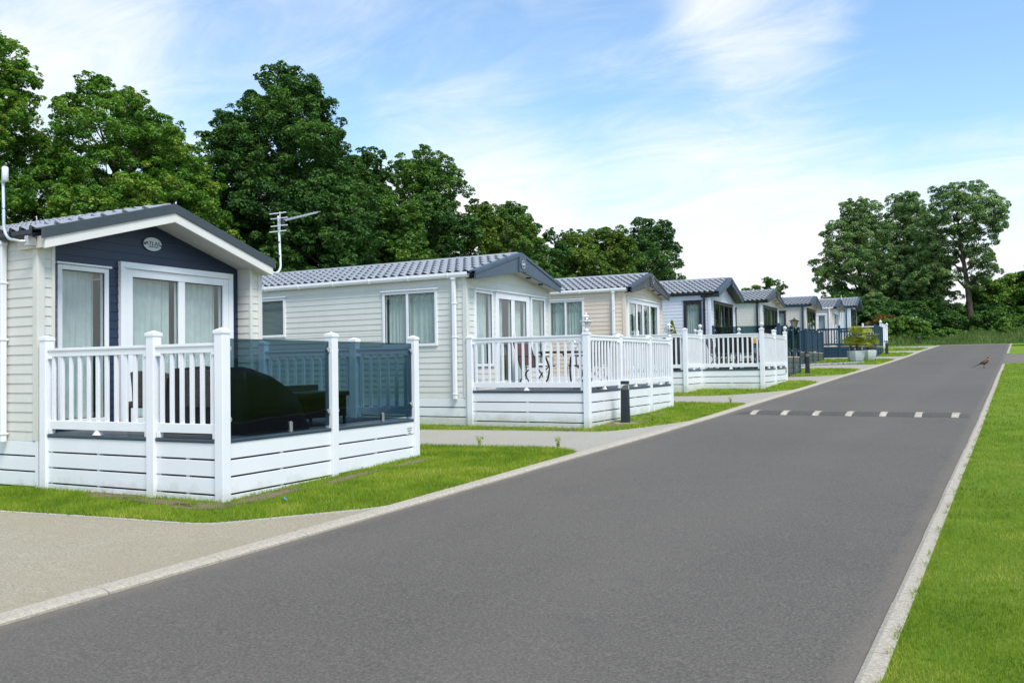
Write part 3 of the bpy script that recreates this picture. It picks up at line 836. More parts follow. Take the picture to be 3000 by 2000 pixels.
def text_mesh(txt, size, parent, mat, loc, rot, ext=.002, name='lettering', sx=1.0):
    cu = bpy.data.curves.new('t', 'FONT'); cu.body = txt; cu.size = size; cu.align_x = 'CENTER'; cu.align_y = 'CENTER'; cu.extrude = ext
    t = bpy.data.objects.new('t', cu); COL.objects.link(t)
    me = bpy.data.meshes.new_from_object(t.evaluated_get(bpy.context.evaluated_depsgraph_get()))
    bpy.data.objects.remove(t); bpy.data.curves.remove(cu)
    me.name = name; me.materials.clear(); me.materials.append(mat)
    o = bpy.data.objects.new(name, me); COL.objects.link(o); o.parent = parent; o.location = loc; o.rotation_euler = rot; o.scale = (sx, 1, 1)
    return o

def oval(mb, mp, cs, cz, rs, rz, d0, d1, n=40, mi=0):
    mb.mprism(mp, [(cs + rs * math.cos(2 * PI * i / n), cz + rz * math.sin(2 * PI * i / n)) for i in range(n)], d0, d1, mi)

caravans = []
def A(*a, **k): caravans.append(caravan(*a, **k)); return caravans[-1]
c1 = A('stone coloured caravan with navy blue porch front, nearest of the row', -10.095, 6.006, 3.5, -1.505, -.815, 1.645, 2.203, 'siding_stone', 'roof',
  dict(over=.225, recess=.257, style='band', fascia='soffit', verge='anthracite', vh=.125, bh=.125, gutter='black', pipe_m='white', pipe=.58, glen=10.6,
       front=[dict(s0=.415, s1=1.149, z0=-.66, z1=1.355, fw=.062, kind='curtain', cover=[(.44, 1.045)]),
              dict(s0=1.405, s1=3.255, z0=-.745, z1=1.385, fw=.105, sp=(2.357,), outer=.09, name='patio_door', proud=.05, cover=[(1.46, 2.26), (2.38, 3.14)], handles=(2.357,))]))
# soften the white bargeboard colour: it is painted white plastic
for ch in c1.children:
    if ch.name.startswith('bargeboard'): ch.data.materials[0] = paint('white_fascia', (.72, .71, .67), .4, .03)
c2o = Vector((-6.672 - 2.5 * math.cos(rad(2)), 13.943 - 2.5 * math.sin(rad(2)), 0))
c2 = A('sage grey caravan with slate blue gable boards and white French doors behind a white deck', c2o.x, c2o.y, 2.0, -1.14, -.62, 1.753, 2.262, 'siding_sage', 'roof',
  dict(over=.28, style='arch', fascia='slate_blue', vh=.06, tip=.115, mid=.315, gutter='white', pipe=.235, lights=True,
       side=[dict(s0=.657, s1=1.977, z0=.40, z1=1.505, sp=(1.368,), kind='net'), dict(s0=4.6, s1=5.5, z0=.683, z1=1.535, kind='blind')],
       front=[dict(s0=.274, s1=1.0, z0=-.02, z1=1.485, fw=.055), dict(s0=1.10, s1=2.58, z0=-.44, z1=1.495, fw=.13, sp=(1.843,), name='patio_door', cover=[(1.2, 1.62), (1.98, 2.5)]),
              dict(s0=2.672, s1=3.37, z0=-.02, z1=1.49, fw=.055)]), w=3.62)
c3 = A('beige caravan with dark woodgrain gable boards and white sliding doors', -9.3, 21.9, 4.0, -.87, -.33, 2.02, 2.515, 'siding_beige', 'roof_dark',
  dict(over=.24, style='arch', fascia='woodgrain', verge='anthracite', vh=.06, tip=.11, mid=.30, gutter='white', pipe=.31, lights=True,
       side=[dict(s0=1.2, s1=2.27, z0=.76, z1=1.80, sp=(1.752,), kind='net')],
       front=[dict(s0=.15, s1=3.0, z0=-.2, z1=1.785, fw=.12, sp=(.945, 1.5, 2.15), name='patio_door', outer=.05, cover=[(.3, .85), (1.0, 1.3), (1.7, 2.1), (2.3, 2.85)])]), w=3.45)
c4 = A('pale blue grey caravan with steep gable and charcoal window frames', -9.15, 28.95, 3.5, -.62, -.05, 2.36, 2.945, 'siding_blue', 'roof_dark',
  dict(over=.34, style='band', fascia='slate_blue', verge='slate_blue', vh=.10, bh=.12, gutter='black', pipe=.19, soffit='charcoal', corner='siding_pale',
       side=[dict(s0=.298, s1=.923, z0=.45, z1=2.11, m='charcoal', fw=.09, kind='net')],
       front=[dict(s0=.50, s1=3.30, z0=.06, z1=2.10, m='charcoal', fw=.07, sp=(1.25, 1.95, 2.68), name='patio_door', cover=[(.6, 1.2), (1.5, 1.9), (2.1, 2.5)])]))
c5 = A('light grey caravan with woodgrain gable boards, fifth back along the row', -9.29, 36.3, 3.0, -.42, .14, 2.50, 3.02, 'siding_grey', 'roof_dark',
  dict(over=.30, style='arch', fascia='woodgrain', verge='anthracite', vh=.06, tip=.09, mid=.27, gutter='black', pipe=.16, lights=True, corner='siding_pale',
       side=[dict(s0=1.03, s1=1.9, z0=1.0, z1=2.246, m='charcoal', fw=.08, kind='net')],
       front=[dict(s0=.40, s1=3.35, z0=.25, z1=2.33, m='charcoal', fw=.08, sp=(1.0, 1.7, 2.6), name='patio_door', cover=[(.5, .9), (1.1, 1.5), (2.7, 3.2)])]))
c6 = A('light grey caravan with charcoal windows behind the lantern post', -9.3, 44.9, 3.5, -.12, .42, 2.78, 3.255, 'siding_tan', 'roof_dark',
  dict(over=.32, style='arch', fascia='slate_blue', verge='anthracite', vh=.06, tip=.09, mid=.27, gutter='navy_paint', pipe=.13, lights=True,
       side=[dict(s0=.95, s1=1.6, z0=1.3, z1=2.52, m='charcoal', fw=.08, kind='net')],
       front=[dict(s0=.50, s1=3.35, z0=.5, z1=2.64, m='charcoal', fw=.09, sp=(1.2, 2.2), name='patio_door', cover=[(.6, .9), (2.6, 3.2)])]))
c7 = A('tan caravan with white framed window and white downpipe behind the navy balustrade', -9.3, 51.8, 3.0, .15, .66, 2.98, 3.51, 'siding_tan', 'roof_dark',
  dict(over=.32, style='arch', fascia='slate_blue', verge='anthracite', vh=.06, tip=.09, mid=.27, gutter='white', pipe=.10, lights=True,
       side=[dict(s0=.30, s1=.75, z0=1.75, z1=2.60, outer=.07, kind='curtain')],
       front=[dict(s0=.60, s1=3.2, z0=.7, z1=2.82, fw=.12, sp=(1.3, 2.3), name='patio_door', cover=[(.8, 1.1), (2.4, 3.0)])]))
c8 = A('pale blue caravan with dark glazed gable, farthest of the row', -9.83, 61.5, 3.0, .55, 1.08, 3.58, 4.20, 'siding_pale', 'roof_dark',
  dict(over=.45, style='band', fascia='slate_blue', verge='slate_blue', vh=.09, bh=.09, gutter='navy_paint', pipe=.24, soffit='charcoal', corner='siding_pale',
       front=[dict(s0=.25, s1=3.45, z0=1.15, z1=3.45, m='charcoal', fw=.08, sp=(1.0, 1.8, 2.6), name='patio_door', kind='net', cover=[(2.7, 3.3)])]))

# badges
def badge_on(root, y, z, rs, rz, x, mat, ring=None):
    mb = MB(); mp = lambda a, b, d: (x + d, a, b)
    oval(mb, mp, y, z, rs, rz, 0, .014)
    o = mb.build('badge', mat, root)
    return o
zb = 1.768 + 1.505
b = badge_on(c1, 1.86, zb, .153, .094, -.242, M['badge'])
text_mesh('ATLAS', .078, b, M['ink'], (-.226, 1.86, zb + .006), (rad(90), 0, rad(90)), sx=1.15)
text_mesh('LEISURE HOMES', .021, b, M['ink'], (-.226, 1.87, zb - .038), (rad(90), 0, rad(90)), sx=1.1)
mb = MB(); mb.box(-.228, -.224, 1.708, 1.735, zb - .012, zb + .012); mb.box(-.228, -.224, 1.985, 2.012, zb - .022, zb - .004); mb.build('lettering', M['ink'], b)
zb = 2.095 + 1.14
b = badge_on(c2, 1.79, zb, .085, .085, .306, M['slate_blue'])
mb = MB(); n = 36
for i in range(n):
    a0, a1 = 2 * PI * i / n, 2 * PI * (i + 1) / n
    q = lambda a, r: (.322, 1.79 + r * math.cos(a), zb + r * math.sin(a))
    mb.add([q(a0, .076), q(a0, .084), q(a1, .084), q(a1, .076)], [(0, 1, 2, 3)])
mb.build('badge_ring', M['plate'], b)
text_mesh('ABI', .072, b, M['plate'], (.3215, 1.79, zb), (rad(90), 0, rad(90)))
zb = 2.395 + .87
b = badge_on(c3, 1.74, zb, .075, .10, .266, M['navy_paint'])
mb = MB()
for i in range(n):
    a0, a1 = 2 * PI * i / n, 2 * PI * (i + 1) / n
    q = lambda a, r: (.281, 1.74 + r * .75 * math.cos(a), zb + r * math.sin(a))
    mb.add([q(a0, .085), q(a0, .098), q(a1, .098), q(a1, .085)], [(0, 1, 2, 3)])
mb.build('badge_ring', M['plate'], b)
# small king post ornaments on the far gables
for c, ap, zg, ov in ((c4, 2.945, -.62, .36), (c5, 3.02, -.42, .33), (c6, 3.255, -.12, .35), (c7, 3.51, .15, .35)):
    mb = MB(); z = ap - zg; mb.box(ov, ov + .03, 1.82, 1.90, z - .26, z - .02); mb.tube([(ov + .03, 1.86, z - .10), (ov + .036, 1.86, z - .10)], .03, 10)
    mb.build('gable_post', M['slate_blue'], c)

# ---------------------------------------------------------------- aerials bolted to the nearest caravan
def local(root, b_from_gable, a, z_abs): return (-b_from_gable, a, z_abs - (root.location.z - EYE))
mb = MB(); P0 = lambda bb, aa, zz: Vector(local(c1, bb, aa, zz))
pts = [P0(-.02, -.14, 1.55), P0(.03, -.20, 1.545)] 
for i in range(9):
    t = i / 8 * PI / 2; pts.append(P0(.10 + .18 * math.sin(t), -.24, 1.545 + .02 + .2 * (1 - math.cos(t))))
pts.append(P0(.295, -.24, 2.36))
mb.tube(pts, .017, 10)
mo = mb.build('wifi_aerial', M['galv'], c1, smooth=True)
mb = MB(); q = P0(.255, -.24, 2.36); mb.tube([q + Vector((0, 0, -.09)), q + Vector((0, 0, -.075)), q + Vector((0, 0, .075)), q + Vector((0, 0, .09))], [.02, .036, .036, .02], 14); mb.build('antenna', M['plate'], mo, smooth=True)
mb = MB(); q = P0(-.02, -.12, 1.55); mb.box(q.x - .02, q.x + .05, q.y - .05, q.y + .05, q.z - .05, q.z + .06); mb.build('bracket', M['steel'], mo)
mb = MB(); q = P0(.288, -.24, 1.95)
for dz in (0,): mb.tube([q + Vector((0, 0, -.006)), q + Vector((0, 0, .006))], .021, 10)
mb.build('clip', M['ink'], mo)

mb = MB(); B = .12
pts = [P0(-.20, 3.75, 1.52), P0(-.19, 3.86, 1.515)]
for i in range(9):
    t = i / 8 * PI / 2; pts.append(P0(-.17, 3.86 + .14 * math.sin(t), 1.515 + .14 * (1 - math.cos(t))))
pts.append(P0(-.155, 3.975, 2.44))
mb.tube(pts, .018, 10); ma = mb.build('tv_aerial', M['plate'], c1, smooth=True)
mb = MB()
for zz in (1.80, 2.02, 2.20): mb.tube([P0(-.158, 3.98, zz - .012), P0(-.158, 3.98, zz + .012)], .021, 10)
mb.build('clip', M['ink'], ma)
q0 = P0(-.20, 4.02, 2.36); dirv = Vector((.04, .95, .30)).normalized(); side = Vector((1, 0, 0))
# boom and directors
mb = MB(); mb.tube([q0 - dirv * .10, q0 + dirv * .86], .011, 8)
mb.build('boom', M['galv'], ma)
mb = MB()
for i in range(11):
    p = q0 + dirv * (.06 + .078 * i); l = .20 - .005 * i
    mb.tube([p - side * l * .5 + Vector((0, 0, .014)), p + side * l * .5 + Vector((0, 0, .014))], .005, 6)
mb.build('director', M['galv'], ma)
mb = MB()
bk = q0 - dirv * .06
for dz in (.145, .06, -.06, -.145):
    p = bk + Vector((0, 0, dz)) - dirv * abs(dz) * .35; mb.tube([p - side * .17, p + side * .17], .009, 8)
mb.tube([bk + Vector((0, 0, .16)), bk, bk + Vector((0, 0, -.16))], .008, 6)
mb.build('reflector', M['plate'], ma)
mb = MB(); mb.box(q0.x - .05, q0.x + .03, q0.y - .05, q0.y + .03, q0.z - .05, q0.z + .02); mb.build('clamp', M['black'], ma)

# thin aerial on the seventh caravan
def plain_aerial(c, x, y, z, h):
    mb = MB(); mb.tube([(x, y, z), (x, y, z + h)], .02, 6); mb.tube([(x, y - .3, z + h * .85), (x, y + .35, z + h * .85)], .012, 5); mb.build('tv_aerial', M['plate'], c)
plain_aerial(c7, .1, 3.9, 2.2, 1.6)

# ---------------------------------------------------------------- decks
RAIL = 1.0
def deck(label, x, y, th, zg, zd, sides, floor, col='white', skirt='skirt', pw=.115, ptop=1.16, trim='trim', group='railed decks in front of the caravans', post_style='cap', gap=.16, footw=.05, rail=RAIL, railing_m=None):
    """sides: list of (p0, p1, [post positions 0..1], kind, skirting?) in deck axes; local z = 0 at the ground"""
    root = empty('sun_deck', (x, y, zg + EYE), rad(th)); tag(root, label, 'deck', group)
    e = zd - zg; wm = M[col]; done = {}
    bal = {}
    for p0, p1, posts, kind, sk in sides:
        p0 = Vector((*p0, 0)); p1 = Vector((*p1, 0)); D = (p1 - p0); L = D.length; D.normalize(); O = Vector((D.y, -D.x, 0))
        ang = math.atan2(D.y, D.x)
        for t in posts:
            p = p0 + D * (L * t); key = (round(p.x, 2), round(p.y, 2))
            if key in done: continue
            mb = MB(); h = pw / 2
            mb.box(p.x - h, p.x + h, p.y - h, p.y + h, -.12, e + ptop - .045)
            po = mb.build('post', M['skirt'] if col == 'white' else wm, root, bevel=.006); done[key] = po
            cb = MB(); z = e + ptop - .044
            cb.box(p.x - h - .008, p.x + h + .008, p.y - h - .008, p.y + h + .008, z - .02, z + .012); cb.pyramid(p.x, p.y, pw + .014, z + .0125, z + .044)
            cb.build('post_cap', wm, po)
        for t0, t1 in zip(posts[:-1], posts[1:]):
            a = p0 + D * (L * t0 + pw / 2); b = p0 + D * (L * t1 - pw / 2); n = (b - a).length
            mp = lambda s, z, d, a=a, D=D, O=O: tuple(a + D * s + O * d + Vector((0, 0, z)))
            if kind == 'bal':
                ro = empty('railing', (0, 0, 0)); ro.parent = root
                mb = MB(); mt = MB()
                mt.mbox(mp, .0, n, e + rail - .032, e + rail, -.035, .035); mt.mbox(mp, .0, n, e + rail - .10, e + rail - .031, -.022, .022)
                mb.mbox(mp, .0, n, e + .055, e + .155, -.022, .022)
                for q in (.012, n - .062): mb.mbox(mp, q, q + .05, e + .0, e + .056, -.026, .026); mt.mbox(mp, q - .008, q + .06, e + rail - .125, e + rail - .099, -.03, .03)
                if n > 1.0:
                    q = n * .5
                    mb.add([mp(q - .05, e + .002, -.04), mp(q + .05, e + .002, -.04), mp(q + .05, e + .002, .04), mp(q - .05, e + .002, .04), mp(q - .02, e + .056, -.02), mp(q + .02, e + .056, -.02), mp(q + .02, e + .056, .02), mp(q - .02, e + .056, .02)], [(0, 1, 5, 4), (1, 2, 6, 5), (2, 3, 7, 6), (3, 0, 4, 7)])
                mt.build('top_rail', wm, ro, bevel=.004); mb.build('bottom_rail', wm, ro, bevel=.004)
                m = max(1, int(round(n / gap)))
                key = (round(ang, 3), round(e, 3))
                for i in range(m):
                    c = a + D * (n * (i + .5) / m)
                    if key not in bal:
                        bb = MB(); qq = lambda s, z, d, D=D, O=O: tuple(D * s + O * d + Vector((0, 0, z)))
                        bb.mbox(qq, -footw / 2, footw / 2, e + .153, e + rail - .098, -.014, .014)
                        bo = bb.build('baluster', wm, ro, bevel=.003); bal[key] = bo
                    else:
                        bo = bal[key].copy(); COL.objects.link(bo); bo.parent = ro
                    bo.location = c
            elif kind == 'glass':
                mb = MB(); mb.mbox(mp, .01, n - .008, e + .03, e + rail + .045, .0, .010)
                go = mb.build('glass_panel', M['smoked'], root)
                for s in (.022, n - .022):
                    for z in (e + .20, e + rail - .06):
                        cb = MB(); cb.tube([mp(s, z, -.014), mp(s, z, .026)], .03, 14); cb.mbox(mp, s - (.045 if s < .5 else -.005), s + (.045 if s > .5 else -.005), z - .02, z + .02, -.012, .022); cb.build('glass_clamp', M['steel'], go, bevel=.003)
                for s in (n * .58,):
                    cb = MB(); cb.mbox(mp, s - .024, s + .024, e, e + .10, -.014, .024); cb.tube([mp(s, e + .10, -.014), mp(s, e + .10, .024)], .0235, 12); cb.build('glass_clamp', M['steel'], go, bevel=.003)
            elif kind == 'panel':
                mb = MB(); mb.mbox(mp, 0, n, e + rail - .04, e + rail, -.035, .035); mb.mbox(mp, 0, n, e + .055, e + .155, -.022, .022)
                s = .0
                while s < n - .02:
                    mb.mbox(mp, s + .004, min(s + .09, n), e + .153, e + rail - .038, -.012, .012 + (.006 if int(s / .094) % 2 else 0)); s += .094
                mb.build('railing', wm, root)
            # trim along the edge of the floor
            mb = MB(); mb.mbox(mp, -.01, n + .01, e - .042, e - .002, -.05, .036); mb.build('edge_trim', M[trim], root, bevel=.012)
            if sk:
                mb = MB(); z = e - .043; i = 0
                while z > -.02:
                    lo = z - .162
                    if lo < .03: lo = -.03
                    mb.mbox(mp, .0, n, lo, z, .0, .022); z = lo - .019; i += 1
                    if lo < 0: break
                mb.mbox(mp, n * .5 - .025, n * .5 + .025, -.03, e - .05, -.045, -.002); mb.mbox(mp, .0, .05, -.03, e - .05, -.045, -.002)
                mb.build('skirting', M[skirt], root, bevel=.003)
    (fx0, fx1, fy0, fy1) = floor
    mb = MB(); yy = fy0
    xx = fx0
    while xx < fx1 - .01:
        mb.box(xx + .003, min(xx + .144, fx1), fy0, fy1, e - .03, e - .004); xx += .147
    mb.build('deck_floor', M['deck'], root)
    mb = MB(); mb.box(fx0, fx1 - .12, fy0 + .12, fy1 - .12, -.1, e - .05); mb.build('deck_shade_fill', M['black'], root)  # added solid black box: stands in for the shade under the deck, seen through gaps
    return root

d1 = deck('white deck with smoked glass panels in front of the navy porch', -7.131, 6.187, 3.5, -1.45, -.72,
    [((-2.81, 0), (0, 0), [0, .641, 1], 'bal', True), ((0, 0), (0, 3.56), [0, .497, 1], 'glass', True), ((0, 3.56), (-2.76, 3.56), [0, .37, 1], 'bal', True)], (-2.95, .0, .0, 3.56))
mb = MB(); mb.box(.0225, .026, 3.56 - .23, 3.56 - .08, .52, .64); so_ = mb.build('sign_plate', M['plate'], d1)
mb = MB()
for i, (a, b2) in enumerate(((.02, .13), (.03, .12), (.05, .10))):
    mb.box(.0262, .0272, 3.33 + a, 3.33 + b2, .60 - i * .03 - .008, .60 - i * .03 + .004)
mb.build('sign_marks', M['slate_blue'], so_)
d2 = deck('white deck with a globe lamp on its corner post and table and chairs', -6.672, 13.943, 2.0, -1.13, -.475,
    [((-2.42, 0), (0, 0), [0, 1], 'bal', True), ((0, 0), (0, 4.656), [0, .338, .703, 1], 'bal', True), ((0, 4.656), (-2.4, 4.656), [0, .5, 1], 'bal', True)], (-2.48, 0, 0, 4.656), gap=.142, footw=.045, ptop=1.06)
mb = MB(); mb.box(.0225, .03, 3.08, 3.20, .44, .58); mb.build('meter_box', M['plate'], d2)
d3 = deck('white stepped deck with ball finials on its posts and dark dining set', -6.28, 24.5, 3.0, -.80, -.21,
    [((-3.35, -1.55), (-1.75, -1.55), [0, 1], 'bal', True), ((-1.75, -1.55), (-1.75, 0), [0, 1], 'bal', True), ((-1.75, 0), (0, 0), [0, 1], 'bal', True),
     ((0, 0), (0, 3.6), [0, .5, 1], 'bal', True), ((0, 3.6), (-2.9, 3.6), [0, .5, 1], 'bal', True)], (-3.35, -1.75, -1.55, 3.6), gap=.135, footw=.045)
mb = MB(); e3 = -.21 + .80
xx = -1.747
while xx < -.01: mb.box(xx, min(xx + .144, 0), 0, 3.6, e3 - .03, e3 - .004); xx += .147
mb.build('deck_floor', M['deck'], d3)
mb = MB(); mb.box(.0225, .03, 3.45, 3.56, .42, .53); mb.build('meter_box', M['fabric_grey'], d3)
d4 = deck('charcoal deck with navy posts and smoked glass beside the second bollard', -6.95, 29.3, 3.0, -.46, .15,
    [((-2.2, 0), (0, 0), [0, 1], 'glass', True), ((0, 0), (0, 3.95), [0, .33, .64, 1], 'glass', True)], (-2.2, 0, 0, 3.95), col='navy_paint', skirt='greyboard', trim='wood', ptop=1.12)
d5 = deck('navy deck with solid slatted panels and grey skirting beside slate chippings', -8.62, 41.6, 3.0, -.22, .40,
    [((-2.0, 0), (0, 0), [0, 1], 'panel', True), ((0, 0), (0, 5.3), [0, .33, .66, 1], 'panel', True)], (-2.0, 0, 0, 5.3), col='navy_paint', skirt='greyboard', trim='wood', ptop=1.10)
d6 = deck('all navy deck behind the planters, with open railings', -6.86, 50.8, 3.0, .13, .77,
    [((-3.7, 0), (-1.85, 0), [0, 1], 'bal', True), ((-1.85, 0), (0, 0), [0, 1], 'bal', True), ((0, 0), (0, 4.5), [0, .33, .66, 1], 'panel', True), ((0, 4.5), (-2.4, 4.5), [0, 1], 'bal', False)], (-3.7, 0, 0, 4.5),
    col='navy_paint', skirt='navy_paint', trim='wood', ptop=1.16, gap=.15)
d7 = deck('white deck at the far end with pointed finials on its posts', -8.1, 62.5, 3.0, .62, 1.25,
    [((-2.2, 0), (0, 0), [0, .5, 1], 'bal', True), ((0, 0), (0, 5.4), [0, .33, .66, 1], 'panel', True)], (-2.2, 0, 0, 5.4), col='white', ptop=1.22)

def on_post(d, x, y):
    for o in d.children:
        if o.name.startswith('post'):
            v = o.data.vertices; cx = sum(p.co.x for p in v) / len(v); cy = sum(p.co.y for p in v) / len(v)
            if abs(cx - x) < .06 and abs(cy - y) < .06: return o, max(p.co.z for p in v) + .089
# globe lamps
def globe_lamp(d, x, y):
    po, z = on_post(d, x, y)
    mb = MB(); mb.lathe([(.05, z - .05), (.045, z - .02), (.028, z), (.022, z + .03), (.055, z + .05), (.06, z + .058)], (x, y), 18)
    lo = mb.build('post_lamp', M['white'], po, smooth=True)
    mb = MB(); R = .098; zc = z + .135
    mb.lathe([(R * math.cos(t), zc + R * math.sin(t)) for t in [rad(a) for a in range(-62, 64, 7)]], (x, y), 22); mb.build('globe', M['clear'], lo, smooth=True)
    mb = MB(); mb.lathe([(R + .012, zc - .008), (R + .012, zc + .008), (R - .004, zc + .008), (R - .004, zc - .008)], (x, y), 24)
    for k in range(4):
        a = k * PI / 2 + .4
        mb.tube([(x + (R + .006) * math.cos(t) * math.cos(a), y + (R + .006) * math.cos(t) * math.sin(a), zc + (R + .006) * math.sin(t)) for t in [rad(q) for q in range(-62, 3, 8)]], .005, 5)
    mb.lathe([(R * .6, zc + R * .80), (R * .42, zc + R * .98), (.012, zc + R * 1.15), (.014, zc + R * 1.35), (.004, zc + R * 1.6)], (x, y), 16)
    mb.build('lamp_cage', M['white'], lo)
    mb = MB(); mb.lathe([(.018, z + .05), (.03, zc - .03), (.032, zc + .01), (.012, zc + .05)], (x, y), 12); mb.build('bulb', M['opal'], lo, smooth=True)
globe_lamp(d2, 0, 0); globe_lamp(d2, 0, 4.656)
def ball(d, x, y):
    po, z = on_post(d, x, y); mb = MB(); R = .062
    mb.lathe([(.03, z - .045), (.03, z - .01)] + [(R * math.cos(t), z + .045 + R * math.sin(t)) for t in [rad(a) for a in range(-60, 86, 12)]], (x, y), 18); mb.build('ball_finial', M['opal'], po, smooth=True)
for q in ((0, 0), (-1.75, 0), (0, 3.6), (-2.9, 3.6), (-1.45, 3.6)): ball(d3, *q)
for q in ((0, 0), (0, 5.4)):
    po, z = on_post(d7, *q); mb = MB(); mb.lathe([(.05, z - .05), (.10, z - .02), (.11, z + .0), (.06, z + .06), (.02, z + .11), (.004, z + .17)], q, 12); mb.build('lantern_finial', M['plate'], po)

# ---------------------------------------------------------------- bollards, bump, marks on the road
def bollard(x, y, label, first=None):
    z = float(G(y)) + .02
    if first is not None:
        o = copy_tree(first); o.location = (x, y, z); o['label'] = label; return o
    r = empty('bollard_light', (x, y, z), rad(12)); tag(r, label, 'bollard', 'black bollard lights along the left kerb')
    mb = MB(); s = .066
    def octo(w, zz):
        c = w * .32; return [(-w + c, -w, zz), (w - c, -w, zz), (w, -w + c, zz), (w, w - c, zz), (w - c, w, zz), (-w + c, w, zz), (-w, w - c, zz), (-w, -w + c, zz)]
    def loft(rings):
        vs = [p for q in rings for p in q]; k = len(rings)
        mb.add(vs, [(i * 8 + j, i * 8 + (j + 1) % 8, (i + 1) * 8 + (j + 1) % 8, (i + 1) * 8 + j) for i in range(k - 1) for j in range(8)] + [tuple(range(8))[::-1], tuple(range((k - 1) * 8, k * 8))])
    loft([octo(.094, .0), octo(.094, .022), octo(.088, .026), octo(.082, .03), octo(.072, .62), octo(.072, .625)])
    loft([octo(.070, .626), octo(.052, .668), octo(.026, .70)])
    mb.build('bollard_post', M['bollard'], r, bevel=.003)
    mb = MB(); loft([octo(.0715, .627), octo(.0705, .724)]); mb.build('lens', M['clear'], r)
    mb = MB(); loft([octo(.074, .725), octo(.074, .775), octo(.066, .785)]); mb.build('bollard_cap', M['bollard'], r, bevel=.003)
    mb = MB(); rr = random.Random(3)
    pts = [(.27 * math.cos(a * PI / 6) * rr.uniform(.85, 1.1), .20 * math.sin(a * PI / 6) * rr.uniform(.8, 1.1)) for a in range(12)]
    mb.mprism(lambda a, b, d: (a, b, d), pts, -.03, .012); mb.build('footing', M['kerb'], r)
    return r
bl = bollard(-6.38, 14.95, 'black bollard light on a concrete pad beside the white deck with the globe lamp')
bollard(-6.76, 32.76, 'black bollard light in front of the charcoal deck with smoked glass', bl)
bollard(-6.62, 53.4, 'black bollard light at the corner of the all navy deck', bl)
bollard(-6.9, 74.5, 'farthest black bollard light, standing alone in front of the hedge', bl)

sb = empty('speed_bump', (0, 17.55, float(G(17.55)))); tag(sb, 'low tarmac speed bump with seven cream blocks across the road', 'speed bump')
xa, xb = -5.0, -.83; hw = .34
prof = [(-hw, -.004)] + [(hw * t, .052 * math.cos(t * PI / 2) ** .8) for t in [-.85, -.65, -.4, -.2, 0, .2, .4, .65, .85]] + [(hw, -.004)]
sl_ = float(G(17.8) - G(17.3)) / .5
mb = MB(); nx_ = 40
M['bump'] = aggregate('bump_tarmac', (.088, .082, .073), (.145, .135, .12), (.078, .073, .065), 45)
vs = []
for i in range(nx_ + 1):
    x = xa + (xb - xa) * i / nx_; k = min(1, min(i, nx_ - i) / 3)
    vs += [(x, y, z * k + y * sl_ + .003) for y, z in prof]
m_ = len(prof); mb.add(vs, [(i * m_ + j, (i + 1) * m_ + j, (i + 1) * m_ + j + 1, i * m_ + j + 1) for i in range(nx_) for j in range(m_ - 1)])
mb.build('bump_body', M['bump'], sb, smooth=True)
M['marker'] = paint('marker_block', (.46, .42, .33), .7, .28, .3, 12)
for i in range(7):
    x = -4.63 + i * .597; mb = MB(); w_ = .058; vs = []
    for xx in (x - w_, x + w_): vs += [(xx, y * .97, z + y * .97 * sl_ + .008) for y, z in prof]
    mb.add(vs, [(j, m_ + j, m_ + j + 1, j + 1) for j in range(m_ - 1)])
    for j0 in (0, m_): mb.add([vs[j0 + j] for j in range(m_)] , [tuple(range(m_))])
    mb.build('marker_block', M['marker'], sb)

# ---------------------------------------------------------------- furniture
def at(d, x, y): 
    v = d.matrix_basis @ Vector((x, y, 0)); return v.x, v.y
def deck_top(d, e): return d.location.z + e
E1 = -.72 + 1.45
def rat_chair(label, x, y, w, rz, first=None):
    X, Y = at(d1, x, y); loc = (X, Y, deck_top(d1, E1))
    r = empty('rattan_armchair', loc, rad(3.5 + rz)); tag(r, label, 'garden chair', 'dark rattan seats on the nearest deck')
    mb = MB(); n = 10; vs = []
    # curved back: faces the deck, seen from behind
    for i in range(n + 1):
        t = i / n * 2 - 1; xx = w / 2 * t; yy = .30 * (abs(t) ** 4)
        for z, o in ((.30, 0), (.52, -.01), (.72 - .06 * abs(t) ** 3, -.03)): vs.append((xx * (1 + .03 * (z - .3)), yy + o, z))
    for i in range(n + 1):
        t = i / n * 2 - 1; xx = (w / 2 - .06) * t; yy = .30 * (abs(t) ** 4) + .06
        for z, o in ((.30, 0), (.52, -.01), (.72 - .06 * abs(t) ** 3, -.03)): vs.append((xx, yy + o, z))
    k = 3 * (n + 1); fs = []
    for i in range(n):
        for j in range(2): fs += [(i * 3 + j, (i + 1) * 3 + j, (i + 1) * 3 + j + 1, i * 3 + j + 1), (k + i * 3 + j, k + i * 3 + j + 1, k + (i + 1) * 3 + j + 1, k + (i + 1) * 3 + j)]
        fs += [(i * 3 + 2, (i + 1) * 3 + 2, k + (i + 1) * 3 + 2, k + i * 3 + 2), (i * 3, k + i * 3, k + (i + 1) * 3, (i + 1) * 3)]
    for i in (0, n): fs += [(i * 3 + j, i * 3 + j + 1, k + i * 3 + j + 1, k + i * 3 + j) for j in range(2)]
    mb.add(vs, fs); mb.build('backrest', M['rattan'], r, bevel=.01)
    mb = MB(); mb.box(-w / 2 + .05, w / 2 - .05, .05, .62, .28, .36); mb.build('seat', M['rattan'], r, bevel=.02)
    mb = MB(); mb.box(-w / 2 + .08, w / 2 - .08, .09, .60, .361, .44); mb.build('cushion', M['fabric_grey'], r, bevel=.03)
    for sx in (-1, 1):
        for yy, z in ((.06, .30), (.58, .28)):
            mb = MB(); mb.tube([(sx * (w / 2 - .08), yy, 0), (sx * (w / 2 - .07), yy, z)], [.013, .022], 8); mb.build('leg', M['brownmetal'], r)
    return r
rat_chair('dark rattan armchair, the left of two behind the white balusters', -1.72, .46, .78, 0)
